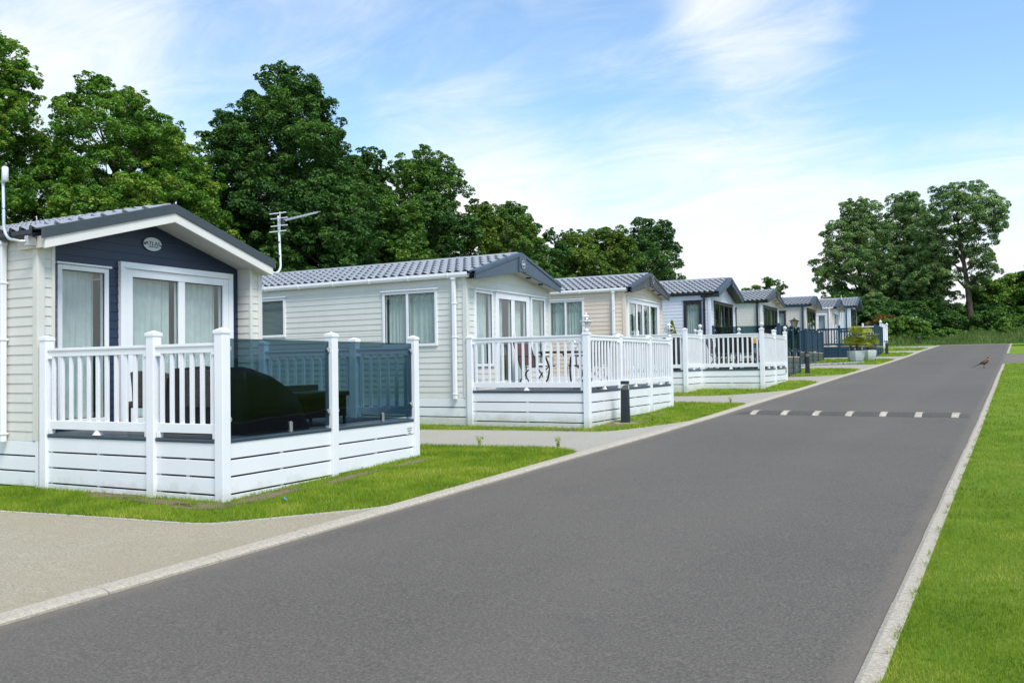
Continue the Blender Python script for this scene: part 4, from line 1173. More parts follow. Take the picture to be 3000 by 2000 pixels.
rat_chair('wide dark rattan seat, the right of two behind the white balusters', -.80, .44, .92, 0)
def draped(name, label, cat, d, pts_fn, mat, e, th):
    pass
# black cover draped over a garden table
X, Y = at(d1, -.80, .98)
r = np.random.RandomState(2); nx_, ny_ = 26, 22; vs = []
def cov_h(u, v):     # u along y (depth), v along x
    base = .765 - .23 * u if u < .66 else .613 - .9 * (u - .66)
    return base + .022 * math.sin(v * 17 + u * 3) * (u > .1) + .014 * math.sin(v * 7 - u * 21)
mb = MB(); L_, Wd = 1.0, 1.3
for i in range(nx_ + 1):
    for j in range(ny_ + 1):
        u, v = i / nx_, j / ny_
        ed = min(u, 1 - u, v * 1.1, (1 - v) * 1.1)
        h = cov_h(u, v) if ed > .06 else (cov_h(u, v) * max(0, ed / .06) ** .45)
        h = max(0, h + .012 * math.sin(9 * u + 5 * v) * (ed > .1))
        fl = .05 * (1 - min(1, ed / .06)); 
        vs.append(((v - .5) * Wd * (1 + fl), (u - .5) * L_ * (1 + fl) + .012 * math.sin(v * 30) * (ed < .06), h))
mb.add(vs, [(i * (ny_ + 1) + j, i * (ny_ + 1) + j + 1, (i + 1) * (ny_ + 1) + j + 1, (i + 1) * (ny_ + 1) + j) for i in range(nx_) for j in range(ny_)])
o = mb.build('furniture_cover', M['cover'], smooth=True, loc=(X, Y, deck_top(d1, E1))); o.rotation_euler = (0, 0, rad(3.5)); tag(o, 'black weather cover draped over furniture behind the smoked glass', 'cover')
X, Y = at(d1, -.62, 2.0); t_ = empty('rattan_bench', (X, Y, deck_top(d1, E1)), rad(3.5)); tag(t_, 'low black rattan bench at the far end behind the smoked glass', 'bench')
mb = MB(); mb.box(-.33, .33, -.50, .50, .36, .42); mb.build('seat', M['rattan'], t_, bevel=.015)
mb = MB(); mb.box(-.30, .30, -.46, .46, .10, .359); mb.build('side_panel', M['cover'], t_)
for sx in (-1, 1):
    for sy in (-1, 1): mb = MB(); mb.tube([(sx * .28, sy * .44, 0), (sx * .28, sy * .44, .12)], .022, 8); mb.build('leg', M['brownmetal'], t_)
mb = MB(); mb.box(-.345, -.29, -.55, .62, .421, .50); mb.build('backrest', M['rattan'], t_, bevel=.01)

def sling_chair(d, x, y, rz, e, label, fab, group, first=None):
    X, Y = at(d, x, y); loc = (X, Y, deck_top(d, e)); ez = d.rotation_euler[2] + rad(rz)
    if first is not None:
        o = copy_tree(first); o.location = loc; o.rotation_euler = (0, 0, ez); o['label'] = label; return o
    r = empty('garden_chair', loc, ez); tag(r, label, 'garden chair', group)
    for sx in (-.25, .25):
        mb = MB(); mb.tube([(sx, -.10, .0), (sx, .12, .30), (sx, .24, .45), (sx, .30, .62), (sx, .42, .93)], .013, 8); mb.build('back_frame', M['brownmetal'], r)
        mb = MB(); mb.tube([(sx * 1.06, .34, .0), (sx * 1.06, .12, .28), (sx * 1.06, -.10, .44), (sx * 1.06, -.26, .45)], .013, 8); mb.build('leg', M['brownmetal'], r)
        mb = MB(); mb.tube([(sx * 1.06, -.18, .44), (sx * 1.06, -.2, .62), (sx * 1.06, -.12, .64), (sx * 1.06, .31, .65)], .012, 8); mb.build('armrest', M['brownmetal'], r)
    mb = MB(); mb.tube([(-.25, .42, .93), (-.15, .44, .95), (.15, .44, .95), (.25, .42, .93)], .013, 8); mb.tube([(-.26, .33, .02), (.26, .33, .02)], .011, 6); mb.tube([(-.25, -.09, .02), (.25, -.09, .02)], .011, 6)
    mb.build('crossbar', M['brownmetal'], r)
    mb = MB(); mb.add([(-.24, -.26, .455), (.24, -.26, .455), (.24, .24, .43), (-.24, .24, .43), (-.24, -.26, .448), (.24, -.26, .448), (.24, .24, .423), (-.24, .24, .423)], [(0, 1, 2, 3), (7, 6, 5, 4), (0, 4, 5, 1), (1, 5, 6, 2), (2, 6, 7, 3), (3, 7, 4, 0)]); mb.build('seat', M[fab], r)
    mb = MB(); mb.add([(-.24, .245, .46), (.24, .245, .46), (.24, .42, .92), (-.24, .42, .92), (-.24, .255, .46), (.24, .255, .46), (.24, .43, .92), (-.24, .43, .92)], [(0, 1, 2, 3), (7, 6, 5, 4), (0, 4, 5, 1), (1, 5, 6, 2), (2, 6, 7, 3), (3, 7, 4, 0)]); mb.build('backrest', M[fab], r)
    return r
E2 = -.475 + 1.13
# table on the second deck
X, Y = at(d2, -1.15, 1.7); t_ = empty('garden_table', (X, Y, deck_top(d2, E2)), rad(2)); tag(t_, 'dark metal garden table on the deck with the globe lamp', 'table')
mb = MB(); mb.box(-.42, .42, -.60, .60, .70, .735); mb.build('table_top', M['brownmetal'], t_, bevel=.008)
for sx in (-1, 1):
    for sy in (-1, 1):
        mb = MB(); mb.tube([(sx * .36, sy * .52, .70), (sx * .27, sy * .46, .60), (sx * .22, sy * .40, .40), (sx * .25, sy * .44, .18), (sx * .38, sy * .54, .0)], .018, 8); mb.build('leg', M['brownmetal'], t_)
ch = sling_chair(d2, -1.78, 1.55, 75, E2, 'brown sling chair at the left end of the dark garden table', 'fabric_brown', 'brown sling chairs on the second deck')
sling_chair(d2, -1.05, 2.65, 0, E2, 'brown sling chair behind the dark garden table', 'fabric_brown', '', ch)
sling_chair(d2, -.55, 1.2, -85, E2, 'brown sling chair beside the corner post with the globe lamp', 'fabric_brown', '', ch)
# dining set on the third deck
E3 = -.21 + .80
X, Y = at(d3, -.78, 1.7); t_ = empty('dining_table', (X, Y, deck_top(d3, E3)), rad(3)); tag(t_, 'dark slatted dining table on the stepped white deck', 'table')
mb = MB()
for i in range(9): mb.box(-.5 + i * .112, -.5 + i * .112 + .10, -.75, .75, .70, .735)
mb.build('table_top', M['fabric_grey'], t_, bevel=.004)
for sx in (-1, 1):
    for sy in (-1, 1): mb = MB(); mb.box(sx * .42 - .035, sx * .42 + .035, sy * .66 - .035, sy * .66 + .035, 0, .699); mb.build('leg', M['charcoal'], t_)
mb = MB(); mb.tube([(-.42, -.66, .2), (.42, -.66, .2)], .02, 6); mb.tube([(-.42, .66, .2), (.42, .66, .2)], .02, 6); mb.build('crossbar', M['charcoal'], t_)
ch = sling_chair(d3, -1.12, .72, 180, E3, 'grey sling chair with its back to the balusters, left of the pair', 'fabric_grey', 'grey sling chairs on the third deck')
sling_chair(d3, -.62, .74, 178, E3, 'grey sling chair with its back to the balusters, right of the pair', 'fabric_grey', '', ch)
sling_chair(d3, -1.55, 1.6, 80, E3, 'grey sling chair at the caravan end of the dining table', 'fabric_grey', '', ch)
sling_chair(d3, -.62, 1.9, -75, E3, 'grey sling chair at the road end of the dining table', 'fabric_grey', '', ch)
X, Y = at(d3, -.50, 1.15); mb = MB(); mb.box(-.10, .10, -.07, .07, 0, .15); mb.box(-.08, .08, -.05, .05, .15, .17)
o = mb.build('cushion', M['yellow'], bevel=.03, loc=(X, Y, deck_top(d3, E3) + .737)); o.rotation_euler = (0, 0, .2); tag(o, 'small yellow cushion lying on the dark dining table', 'cushion')
# tall planter with conifer
X, Y = at(d3, -2.25, -1.1); zt = deck_top(d3, E3)
p_ = empty('tall_planter', (X, Y, zt), rad(3)); tag(p_, 'tall charcoal box planter holding the yellow conifer', 'planter')
mb = MB(); mb.hexa([(-.17, -.17, 0), (.17, -.17, 0), (.17, .17, 0), (-.17, .17, 0), (-.23, -.23, .90), (.23, -.23, .90), (.23, .23, .90), (-.23, .23, .90)]); mb.build('planter_body', M['fabric_grey'], p_, bevel=.008)
mb = MB()
for a, b, c, d_ in ((-.25, .25, -.25, -.21), (-.25, .25, .21, .25), (-.25, -.21, -.209, .209), (.21, .25, -.209, .209)): mb.box(a, b, c, d_, .901, .93)
mb.build('rim', M['charcoal'], p_)
def leaf_quads(C, size, seed, up=.3, aspect=.5, jitter=.4, outdir=None):
    """leaf shaped quads at points C (n,3)"""
    r = np.random.RandomState(seed); n = len(C)
    nrm = r.randn(n, 3); nrm[:, 2] = np.abs(nrm[:, 2]) + up
    if outdir is not None: nrm += outdir * 1.1
    nrm /= np.linalg.norm(nrm, axis=1, keepdims=True)
    t = r.randn(n, 3); t -= nrm * (t * nrm).sum(1, keepdims=True); t /= np.linalg.norm(t, axis=1, keepdims=True)
    b = np.cross(nrm, t); s = (size * r.uniform(1 - jitter, 1 + jitter, n))[:, None]
    V = np.empty((n, 4, 3), np.float32)
    V[:, 0] = C - t * s * .5; V[:, 1] = C + b * s * aspect * .5 + nrm * s * .06; V[:, 2] = C + t * s * .5; V[:, 3] = C - b * s * aspect * .5 + nrm * s * .06
    return V.reshape(-1, 3), np.arange(n * 4).reshape(n, 4)
co = empty('dwarf_conifer', (X, Y, zt + .90)); tag(co, 'small yellow green cone shaped conifer in the tall planter', 'plant')
r = np.random.RandomState(6); n = 2600; h = r.rand(n) ** .8; a = r.rand(n) * 6.28; rr = .15 * (1 - h) ** .8 * r.uniform(.5, 1.05, n)
C = np.stack([rr * np.cos(a), rr * np.sin(a), .04 + h * .46], 1); V, F = leaf_quads(C, .045, 3, .8, .4); np_mesh('foliage', V, F, M['leaf_conifer'], co, tint=r.rand(n))
mb = MB(); mb.tube([(0, 0, -.03), (0, 0, .3)], [.02, .008], 6); mb.build('stem', M['bark'], co)

# palms in zinc planters
def planter(x, y, s, label):
    z = float(G(y)) + .02; r = empty('zinc_planter', (x, y, z), rad(28)); tag(r, label, 'planter', 'pale zinc planters on the lawn')
    mb = MB(); prof = [(.24, 0), (.30, .10), (.345, .24), (.37, .40), (.375, .51), (.345, .51), (.335, .46)]
    n = 4; vs = []
    for q, zz in prof:
        for k in range(8):
            a = k * PI / 4 + PI / 8; sq = 1 / max(abs(math.cos(a)), abs(math.sin(a))) * .94
            vs.append((q * s * sq * math.cos(a), q * s * sq * math.sin(a), zz * s))
    L = len(prof); mb.add(vs, [(i * 8 + k, i * 8 + (k + 1) % 8, (i + 1) * 8 + (k + 1) % 8, (i + 1) * 8 + k) for i in range(L - 1) for k in range(8)] + [tuple(range(8))[::-1]])
    mb.build('planter_body', M['zinc'], r, bevel=.012)
    mb = MB(); mb.lathe([(.30 * s, .43 * s), (.30 * s, .45 * s), (.05, .47 * s)], n=12); mb.build('compost', M['soil'], r)
    return r, z + .46 * s
def fan_palm(x, y, z, heads, label, seed):
    r = empty('fan_palm', (x, y, z)); tag(r, label, 'palm', 'fan palms in zinc planters'); rd = random.Random(seed)
    for hx, hy, hz in heads:
        mb = MB(); mb.tube([(hx * .3, hy * .3, -.05), (hx * .8, hy * .8, hz * .5), (hx, hy, hz)], [.05, .06, .045], 8); mb.build('trunk', M['bark'], r)
        for k in range(13):
            az = k * 2.4 + rd.uniform(-.3, .3); el = rd.uniform(-.05, 1.3); L = rd.uniform(.20, .36)
            d = Vector((math.cos(az) * math.cos(el), math.sin(az) * math.cos(el), math.sin(el))); p = Vector((hx, hy, hz)); tip = p + d * L
            s = d.cross(Vector((0, 0, 1))).normalized(); u = s.cross(d)
            mb = MB(); mb.tube([p, tip], .006, 4)
            m = 15
            for i in range(m):
                f = (i / (m - 1) - .5) * 3.4; q = (d * math.cos(f) + s * math.sin(f)).normalized(); ln = .36 * (1 - .18 * abs(f) / 1.7)
                e = tip + q * ln - Vector((0, 0, ln * .12)); mid = tip + q * ln * .55 + u * .01; w = q.cross(u).normalized() * .022
                mb.add([tip, mid - w, e, mid + w], [(0, 1, 2, 3)])
            mb.build('palm_frond', M['leaf_palm'], r)
    return r
pl, z1 = planter(-6.75, 43.5, 1.06, 'nearer square zinc planter with a fan palm on the lawn')
pa = fan_palm(-6.75, 43.5, z1, [(.06, .05, .72), (-.22, -.1, .30), (.24, .0, .22)], 'fan palm with three heads in the nearer zinc planter', 5)
pl2, z2 = planter(-6.45, 45.3, 1.0, 'farther zinc planter partly hidden behind the first one')
fan_palm(-6.45, 45.3, z2, [(.0, .0, .66), (.22, .1, .2)], 'fan palm in the farther zinc planter', 9)
for pt in (pa, ):
    pass
# little white stakes round the planter are solar lights
for i, (dx, dy) in enumerate(((-.33, .1), (.02, -.36), (.34, -.12))):
    mb = MB(); mb.tube([(0, 0, 0), (0, 0, .16)], .008, 6); mb.lathe([(.012, .16), (.026, .175), (.026, .20), (.010, .215)], n=10)
    o = mb.build('solar_light', M['plate'], loc=(-6.75 + dx * .85, 43.5 + dy * .85, z1 - .04)); tag(o, ('small white solar light at the left rim of the nearer planter', 'small white solar light at the front rim of the nearer planter', 'small white solar light at the right rim of the nearer planter')[i], 'solar light', 'solar lights stuck in the nearer planter')

# lantern on a post behind the navy deck
ln = empty('lantern_post', (-9.35, 42.6, float(G(42.6)))); tag(ln, 'black lantern on a slim post in front of the grey caravan', 'lamp')
zl = 1.55 + 1.60 - float(G(42.6))
mb = MB(); mb.tube([(0, 0, 0), (0, 0, zl)], .035, 8); mb.build('pole', M['charcoal'], ln)
mb = MB(); mb.hexa([(-.08, -.08, zl), (.08, -.08, zl), (.08, .08, zl), (-.08, .08, zl), (-.15, -.15, zl + .30), (.15, -.15, zl + .30), (.15, .15, zl + .30), (-.15, .15, zl + .30)]); mb.build('lantern_glass', M['lampglass'], ln)
mb = MB()
for sx in (-1, 1):
    for sy in (-1, 1): mb.beam((sx * .085, sy * .085, zl), (sx * .155, sy * .155, zl + .30), .02, .02)
mb.pyramid(0, 0, .44, zl + .301, zl + .42); mb.tube([(0, 0, zl + .40), (0, 0, zl + .50)], [.025, .008], 6); mb.build('lantern_frame', M['charcoal'], ln)

# ---------------------------------------------------------------- pheasant
def pheasant(x, y):
    z = float(G(y)); r = empty('pheasant', (x, y, z), rad(-22)); tag(r, 'cock pheasant with copper body and white neck ring walking across the road', 'pheasant')
    # cross sections along the spine: (x, z, half width, half height, region)
    sec = [(-.46, .035, .004, .004, 3), (-.34, .075, .010, .008, 3), (-.22, .125, .018, .012, 3), (-.14, .16, .030, .024, 0), (-.09, .185, .055, .045, 0), (-.03, .205, .075, .065, 0), (.03, .225, .080, .075, 0), (.08, .25, .070, .070, 0), (.115, .285, .050, .052, 0), (.128, .315, .034, .036, 0), (.134, .335, .027, .029, 1), (.137, .350, .025, .027, 2), (.142, .368, .024, .026, 2), (.150, .388, .028, .026, 4), (.166, .396, .022, .020, 4), (.186, .392, .008, .008, 5), (.205, .386, .002, .002, 5)]
    n = 14; vs = []; P = [Vector((a, 0, b)) for a, b, *_ in sec]
    for i, (a, b, w, h, _) in enumerate(sec):
        d = (P[min(i + 1, len(P) - 1)] - P[max(0, i - 1)]).normalized(); u = Vector((0, 1, 0)).cross(d) * -1
        u = Vector((-d.z, 0, d.x))
        for k in range(n): t = 2 * PI * k / n; vs.append(P[i] + Vector((0, 1, 0)) * w * math.cos(t) + u * h * math.sin(t))
    mb = MB()
    for i in range(len(sec) - 1):
        for k in range(n):
            mi = sec[i][4]
            if mi == 0 and 5 <= i <= 7 and (k % n) in (0, 1, 6, 7): mi = 6
            o = len(mb.v)
            mb.f.append([i * n + k, i * n + (k + 1) % n, (i + 1) * n + (k + 1) % n, (i + 1) * n + k]); mb.m.append(mi)
    mb.v = [tuple(p) for p in vs]
    for sy, fx in ((-.03, .02), (.03, -.03)):     # legs: feathered thigh, shank, toes
        mb.tube([(.0, sy, .18), (.005 + fx * .4, sy, .115)], [.034, .016], 8, 7)
        mb.tube([(.005 + fx * .4, sy, .118), (-.012 + fx * .7, sy, .062), (.0 + fx, sy, .008)], [.008, .0055, .006], 6, 8)
        for ta in (-.5, 0, .5): mb.tube([(fx, sy, .008), (fx + .05 * math.cos(ta), sy + .05 * math.sin(ta), .003)], [.005, .003], 5, 8)
        mb.tube([(fx, sy, .008), (fx - .025, sy, .003)], [.005, .003], 5, 8)
    for sy in (-1, 1): mb.tube([(.158, sy * .022, .397), (.158, sy * .027, .397)], [.0045, .003], 6, 5)
    ms = [paint('copper_feathers', (.23, .062, .020), .6, .35, .3, 60), paint('white_ring', (.75, .73, .70), .6, .05), paint('green_black_neck', (.010, .022, .030), .35, .2), paint('tail_feathers', (.16, .105, .065), .7, .4, .2, 50), paint('red_wattle', (.30, .018, .018), .5, .2), paint('beak', (.55, .50, .38), .4, .1), paint('wing_feathers', (.22, .16, .11), .65, .45, .2, 45), paint('dark_belly', (.05, .022, .012), .7, .2), paint('bird_leg', (.12, .10, .09), .6, .1)]
    b = mb.build('body', ms, r, smooth=True)
pheasant(-1.2, 36.46)

# small things on the lawn edges
def weed(x, y, h, seed, label):
    r_ = np.random.RandomState(seed); z = float(G(y)) + .01; C = []
    for k in range(9):
        a = r_.rand() * 6.28; 
        for t in np.linspace(.2, 1, 9): C.append((x + math.cos(a) * h * .35 * t * t + r_.randn() * .012, y + math.sin(a) * h * .35 * t * t + r_.randn() * .012, z + h * t * r_.uniform(.8, 1.05)))
    V, F = leaf_quads(np.array(C), h * .22, seed, .5, .45); o = np_mesh('weed', V, F, M['grass'], tint=r_.rand(len(C)))
    tag(o, label, 'weed', 'weeds at the lawn edges')
weed(-5.85, 11.22, .17, 1, 'tall leafy weed growing at the pale tip of the nearest lawn')
weed(-7.15, 11.12, .16, 2, 'small upright weed at the back edge of the nearest lawn')
weed(-5.75, 19.55, .16, 3, 'leafy weed at the back edge of the second lawn')
weed(-6.0, 15.35, .16, 4, 'bushy weed just behind the first bollard')
mb = MB(); rr = random.Random(4)
vs = [(math.cos(i) * .045 * rr.uniform(.5, 1.2), math.sin(i) * .035 * rr.uniform(.5, 1.2), rr.uniform(.0, .05)) for i in range(7)] + [(0, 0, .055)]
mb.add(vs, [(i, (i + 1) % 7, 7) for i in range(7)]); o = mb.build('litter', M['litter'], loc=(-6.42, 6.35, float(G(6.35)) + .04)); tag(o, 'crumpled scrap of blue litter on the grass by the corner post', 'litter')

# ---------------------------------------------------------------- trees
COVER = 1.25
def crown_points(lobes, cover, leaf, seed, open_=.0):
    """leaf positions and outward directions: lobes carry tufts, tufts carry leaves on their upper and outer side"""
    r = np.random.RandomState(seed); Ps = []; Os = []; Ts = []
    Cs = np.array([l[:3] for l in lobes]); Rs = np.array([l[3] for l in lobes])
    for i, (cx, cy, cz, R) in enumerate(lobes):
        rt = max(.15, min(.30, R * .24)) * (leaf / .11) ** .55
        nc = max(7, int(4 * R * R / (rt * rt) * 1.1))
        d = r.randn(nc, 3); d[:, 2] = d[:, 2] * .95 + .20; d /= np.linalg.norm(d, axis=1, keepdims=True)
        rad_ = R * (.45 + .76 * r.rand(nc) ** .85)
        c = np.array([cx, cy, cz]) + d * rad_[:, None] * np.array([1, 1, .9])
        dist = np.linalg.norm(c[:, None] - Cs[None], axis=2) / Rs[None]; dist[:, i] = 9
        keep = (dist.min(1) > .66) | (r.rand(nc) < .12); keep &= r.rand(nc) > open_
        c = c[keep]; d = d[keep]; m = len(c)
        if m == 0: continue
        rr = rt * r.uniform(.45, 1.35, m); k = np.maximum(9, (cover * 2.2 * PI * rr * rr / (leaf * leaf * .31)).astype(int)); k = np.minimum(k, 160)
        idx = np.repeat(np.arange(m), k); n = len(idx)
        e = r.randn(n, 3) + d[idx] * .55; e[:, 2] = e[:, 2] + .45; e /= np.linalg.norm(e, axis=1, keepdims=True)
        q = rr[idx] * (.45 + .60 * r.rand(n) ** .6)
        p = c[idx] + e * q[:, None] * np.array([1.08, 1.08, .72]); Ps.append(p); Os.append(e * .8 + np.array([0, 0, .35]))
        Ts.append(r.rand(m)[idx] * .60 + r.rand(n) * .40)
    return np.concatenate(Ps), np.concatenate(Os), np.concatenate(Ts)

def lobes_for(H, R, hb, seed, n=16, round_=1.0, lean=(0, 0), sub=.40):
    n = int(n * 1.35)
    """irregular crown: lobes spread through an egg between hb and H, bigger low, smaller on top"""
    r = random.Random(seed); L = []; h = H - hb
    for i in range(n):
        t = (i + .5) / n
        w = math.sin(PI * min(1, (.12 + .83 * t)) ** .85) ** .7 * round_
        a = i * 2.399 + r.uniform(-.5, .5); q = R * w * r.uniform(.35, .80)
        rl = R * sub * r.uniform(.55, 1.15) * (1.0 - .35 * t); rl = min(rl, h * .3)
        z = hb + h * t * .97
        L.append((q * math.cos(a) + lean[0] * t, q * math.sin(a) + lean[1] * t, min(z, H - rl * .85), rl))
    return L

def tree(label, x, y, H, R, leafmat, seed, hb=None, leaf=.16, dens=30, n=16, cat='tree', group='woodland trees behind the caravans', name='broadleaf_tree', trunk_r=None, open_=.12, lean=(0, 0), sub=.42, lobes=None, limb=True):
    g = float(G(y)); root = empty(name, (x, y, g)); tag(root, label, cat, group); hb = .22 * H if hb is None else hb
    L = lobes or lobes_for(H, R, hb, seed, n, lean=lean, sub=sub); dens = COVER
    P, O, T = crown_points(L, dens, leaf, seed + 1, open_)
    V, F = leaf_quads(P, leaf, seed + 2, .15, .62, .35, O)
    np_mesh('crown', V, F, leafmat, root, tint=T)
    mb = MB(); tr = trunk_r or (.10 + H * .017); rd = random.Random(seed)
    top = Vector((lean[0] * .8, lean[1] * .8, hb + (H - hb) * .72)); path = []; 
    for i in range(7):
        t = i / 6; path.append(Vector((top.x * t + .12 * math.sin(t * 5 + seed), top.y * t + .12 * math.cos(t * 4 + seed), -.2 + (top.z + .2) * t)))
    mb.tube(path, [tr * (1.25 if i == 0 else 1) * (1 - .80 * i / 6) for i in range(7)], 9)
    if limb:
        for cx, cy, cz, rl in L:
            c = Vector((cx, cy, cz)); t = max(.25, min(.92, (cz - rl * 1.2) / top.z)); k = t * 6; i0 = min(5, int(k)); s = path[i0].lerp(path[i0 + 1], k - i0)
            mid = s.lerp(c, .5) + Vector((rd.uniform(-.2, .2), rd.uniform(-.2, .2), rl * .25)); r0 = tr * (1 - .75 * t) * .55
            mb.tube([s, mid, c], [r0, r0 * .6, r0 * .22], 6)
            for q in range(5):
                d = Vector((rd.gauss(0, 1), rd.gauss(0, 1), abs(rd.gauss(0, .8)))).normalized(); mb.tube([mid.lerp(c, rd.uniform(.3, 1)), c + d * rl * .5, c + d * rl * .95], [r0 * .3, r0 * .16, .008], 4)
    mb.build('trunk', M['bark'], root, smooth=True)
    return root

O_, D_, Mi, Ol, Wi, He = (M[k] for k in ('leaf_oak', 'leaf_dark', 'leaf_mid', 'leaf_olive', 'leaf_willow', 'leaf_hedge'))
tree('tall yellow green oak cut off by the left edge of the picture', -28.8, 15.0, 12.3, 3.6, O_, 11, 2.0, .098, 34, 22)
tree('yellow green oak with an open top behind the nearest caravan roof', -27.4, 19.0, 11.2, 3.3, O_, 23, 2.2, .098, 34, 22, open_=.2)
tree('low bushy oak just above the ridge of the nearest caravan', -25.4, 17.2, 7.2, 2.7, O_, 31, 1.0, .098, 32, 14)
tree('slim oak between the yellow green oaks and the tallest dark tree', -28.6, 22.6, 10.4, 2.9, O_, 47, 1.8, .12, 32, 16)
tree('dark maple standing left of and against the tallest tree', -29.4, 26.2, 11.9, 2.9, D_, 53, 2.0, .12, 34, 18)
tree('tallest dark green tree, rising highest over the row of caravans', -27.8, 27.6, 13.8, 4.0, D_, 59, 2.5, .12, 36, 28, open_=.1)
tree('lower dark green tree directly behind the television aerial', -23.9, 26.4, 8.3, 3.2, D_, 61, .8, .12, 36, 18, open_=.05)
tree('leafy green tree sloping down to the right of the tallest tree', -23.6, 30.2, 8.0, 2.7, M['leaf_mid'], 67, .8, .12, 36, 16, open_=.05)
tree('greyish green tree with airy outline right of the tallest tree', -28.9, 38.8, 12.3, 3.7, Mi, 71, 2.0, .14, 30, 20, open_=.22)
tree('olive green sycamore over the ridge of the sage caravan', -25.9, 41.2, 9.4, 2.7, Ol, 73, 1.0, .145, 30, 16)
tree('dark green tree filling the slope between the tallest and the greyish green tree', -27.4, 32.6, 10.9, 3.1, D_, 69, 1.5, .125, 36, 20, open_=.08)
tree('small sycamore filling the gap left of the sage caravan ridge end', -25.8, 43.6, 9.3, 2.4, Mi, 77, 1.0, .15, 30, 14, open_=.05)
tree('small dark green tree in the dip right of the greyish green tree', -26.6, 37.2, 9.6, 2.9, D_, 75, 1.0, .145, 30, 16, open_=.05)
tree('dark sycamore behind the gable of the sage caravan', -27.6, 47.5, 10.3, 2.8, Mi, 79, 1.0, .155, 28, 16)
tree('narrow green tree between the sage and beige caravans', -27.8, 51.2, 9.5, 2.6, D_, 83, 1.0, .16, 28, 14)
tree('olive tree behind the ridge of the beige caravan', -27.4, 55.6, 9.3, 3.1, Ol, 89, .8, .165, 26, 16)
tree('broad olive green tree before the last dark tree of the wood', -27.4, 61.0, 9.8, 3.6, Ol, 97, .8, .17, 26, 18)
tree('dark open crowned tree at the right end of the wood', -27.2, 68.7, 11.3, 4.1, D_, 101, 1.2, .18, 26, 22, open_=.2)
tree('small light green tree alone above the far caravan roofs', -23.7, 96.3, 8.0, 2.9, Mi, 103, 1.5, .20, 24, 12, open_=.25, group='trees at the far end')
tree('left willow of the group at the end of the road', -14.0, 93.9, 15.3, 4.3, Wi, 107, 2.5, .16, 24, 26, open_=.30, group='tall willows at the end of the road', name='willow_tree')
tree('middle willow of the group at the end of the road', -10.3, 100.7, 16.4, 4.0, Wi, 109, 3, .16, 24, 26, open_=.26, group='tall willows at the end of the road', name='willow_tree')
tree('right willow with a long bare leaning trunk at the end of the road', -3.9, 91.6, 15.1, 4.0, Wi, 113, 6.5, .16, 24, 22, open_=.30, group='tall willows at the end of the road', name='willow_tree', trunk_r=.36, lean=(-1.1, 0), lobes=[(-2.10, 0, 13.2, 1.9), (0.00, .4, 14.0, 1.6), (1.70, 0, 12.6, 1.6), (2.30, .3, 11.2, 1.1), (-0.50, -.6, 12.0, 2.2), (-3.10, .4, 11.4, 1.8), (1.00, -.3, 10.6, 1.5), (-1.70, .5, 9.8, 1.9), (-3.30, -.3, 8.8, 1.6), (0.70, .3, 8.4, 1.2), (1.40, 0, 7.0, 1.1), (-2.50, 0, 7.2, 1.5), (0.40, 0, 6.0, .9), (-1.20, .2, 14.6, 1.0)])
tree('dense young willow filling the foot of the group', -9.0, 93.0, 9.8, 4.6, Wi, 127, .8, .16, 26, 22, group='tall willows at the end of the road', name='willow_tree')

def bush(label, x, y, H, R, mat, seed, leaf=.2, dens=28, n=9, name='bush', group='bushes at the end of the road', flat=1.0):
    r = random.Random(seed); g = float(G(y)); root = empty(name, (x, y, g)); tag(root, label, 'bush', group); L = []
    for i in range(n):
        a = i * 2.4; q = R * .62 * math.sqrt((i + .3) / n); rl = min(H * .5, R * r.uniform(.38, .55)); top = H * (1 - .35 * (q / R) ** 2) * r.uniform(.82, 1.0)
        for z in ([top - rl * .8] + ([rl * .5] if top > rl * 2 else [])): L.append((q * math.cos(a), q * math.sin(a) * flat, z, rl))
    dens = COVER; P, O, T = crown_points(L, dens, leaf, seed, .05); P[:, 2] = np.maximum(P[:, 2], .02); V, F = leaf_quads(P, leaf, seed + 5, .2, .6, .35, O)
    np_mesh('foliage', V, F, mat, root, tint=T)
    mb = MB()
    for i in range(7): a = i * .9; mb.tube([(.1 * math.cos(a), .1 * math.sin(a), -.1), (R * .3 * math.cos(a), R * .3 * math.sin(a), H * .4), (R * .5 * math.cos(a), R * .5 * math.sin(a), H * .75)], [.05, .03, .01], 5)
    mb.build('stem', M['bark'], root)
    return root, P
bush('tall dark green hawthorn at the right edge behind the tall grass', -.9, 96.5, 6.9, 4.0, He, 201, .24, 26, 12)
bush('large dark green bush cut off by the right edge of the picture', 3.6, 96.0, 8.4, 4.4, He, 203, .24, 26, 12)
bush('dark bush at the foot of the leaning willow trunk, left side', -8.0, 90.5, 4.6, 3.0, D_, 205, .22, 28, 9)
bush('dark bush just behind the farthest caravan', -14.8, 88.5, 5.2, 3.4, D_, 207, .22, 28, 9)
bush('dark bush between the farthest caravan and the rose bush', -11.4, 89.0, 4.8, 3.3, D_, 209, .22, 28, 9)
bush('rusty brown bush beside the leaning willow trunk', -6.9, 93.0, 4.6, 1.5, M['leaf_rust'], 211, .2, 26, 8)
bush('olive bush in front of the right hawthorn', .4, 84.5, 2.6, 2.4, He, 213, .2, 28, 8)
bush('low olive bush at the far right above the side road', 3.0, 82.5, 3.4, 2.8, He, 215, .2, 28, 8)
bush('green bush right of the leaning trunk', -2.2, 92.5, 4.0, 2.2, D_, 217, .22, 28, 8)
bush('brownish shrub peeping over the white finial posts', -10.4, 82.0, 2.9, 1.5, M['leaf_rust'], 219, .18, 26, 7)
rb, P = bush('rounded wild rose bush with pale pink flowers', -8.3, 77.6, 2.35, 2.1, He, 221, .16, 34, 9, name='rose_bush')
r = np.random.RandomState(7); k = P[(P[:, 2] > 1.5) & (P[:, 1] < .6)]; k = k[r.choice(len(k), 34, replace=False)]
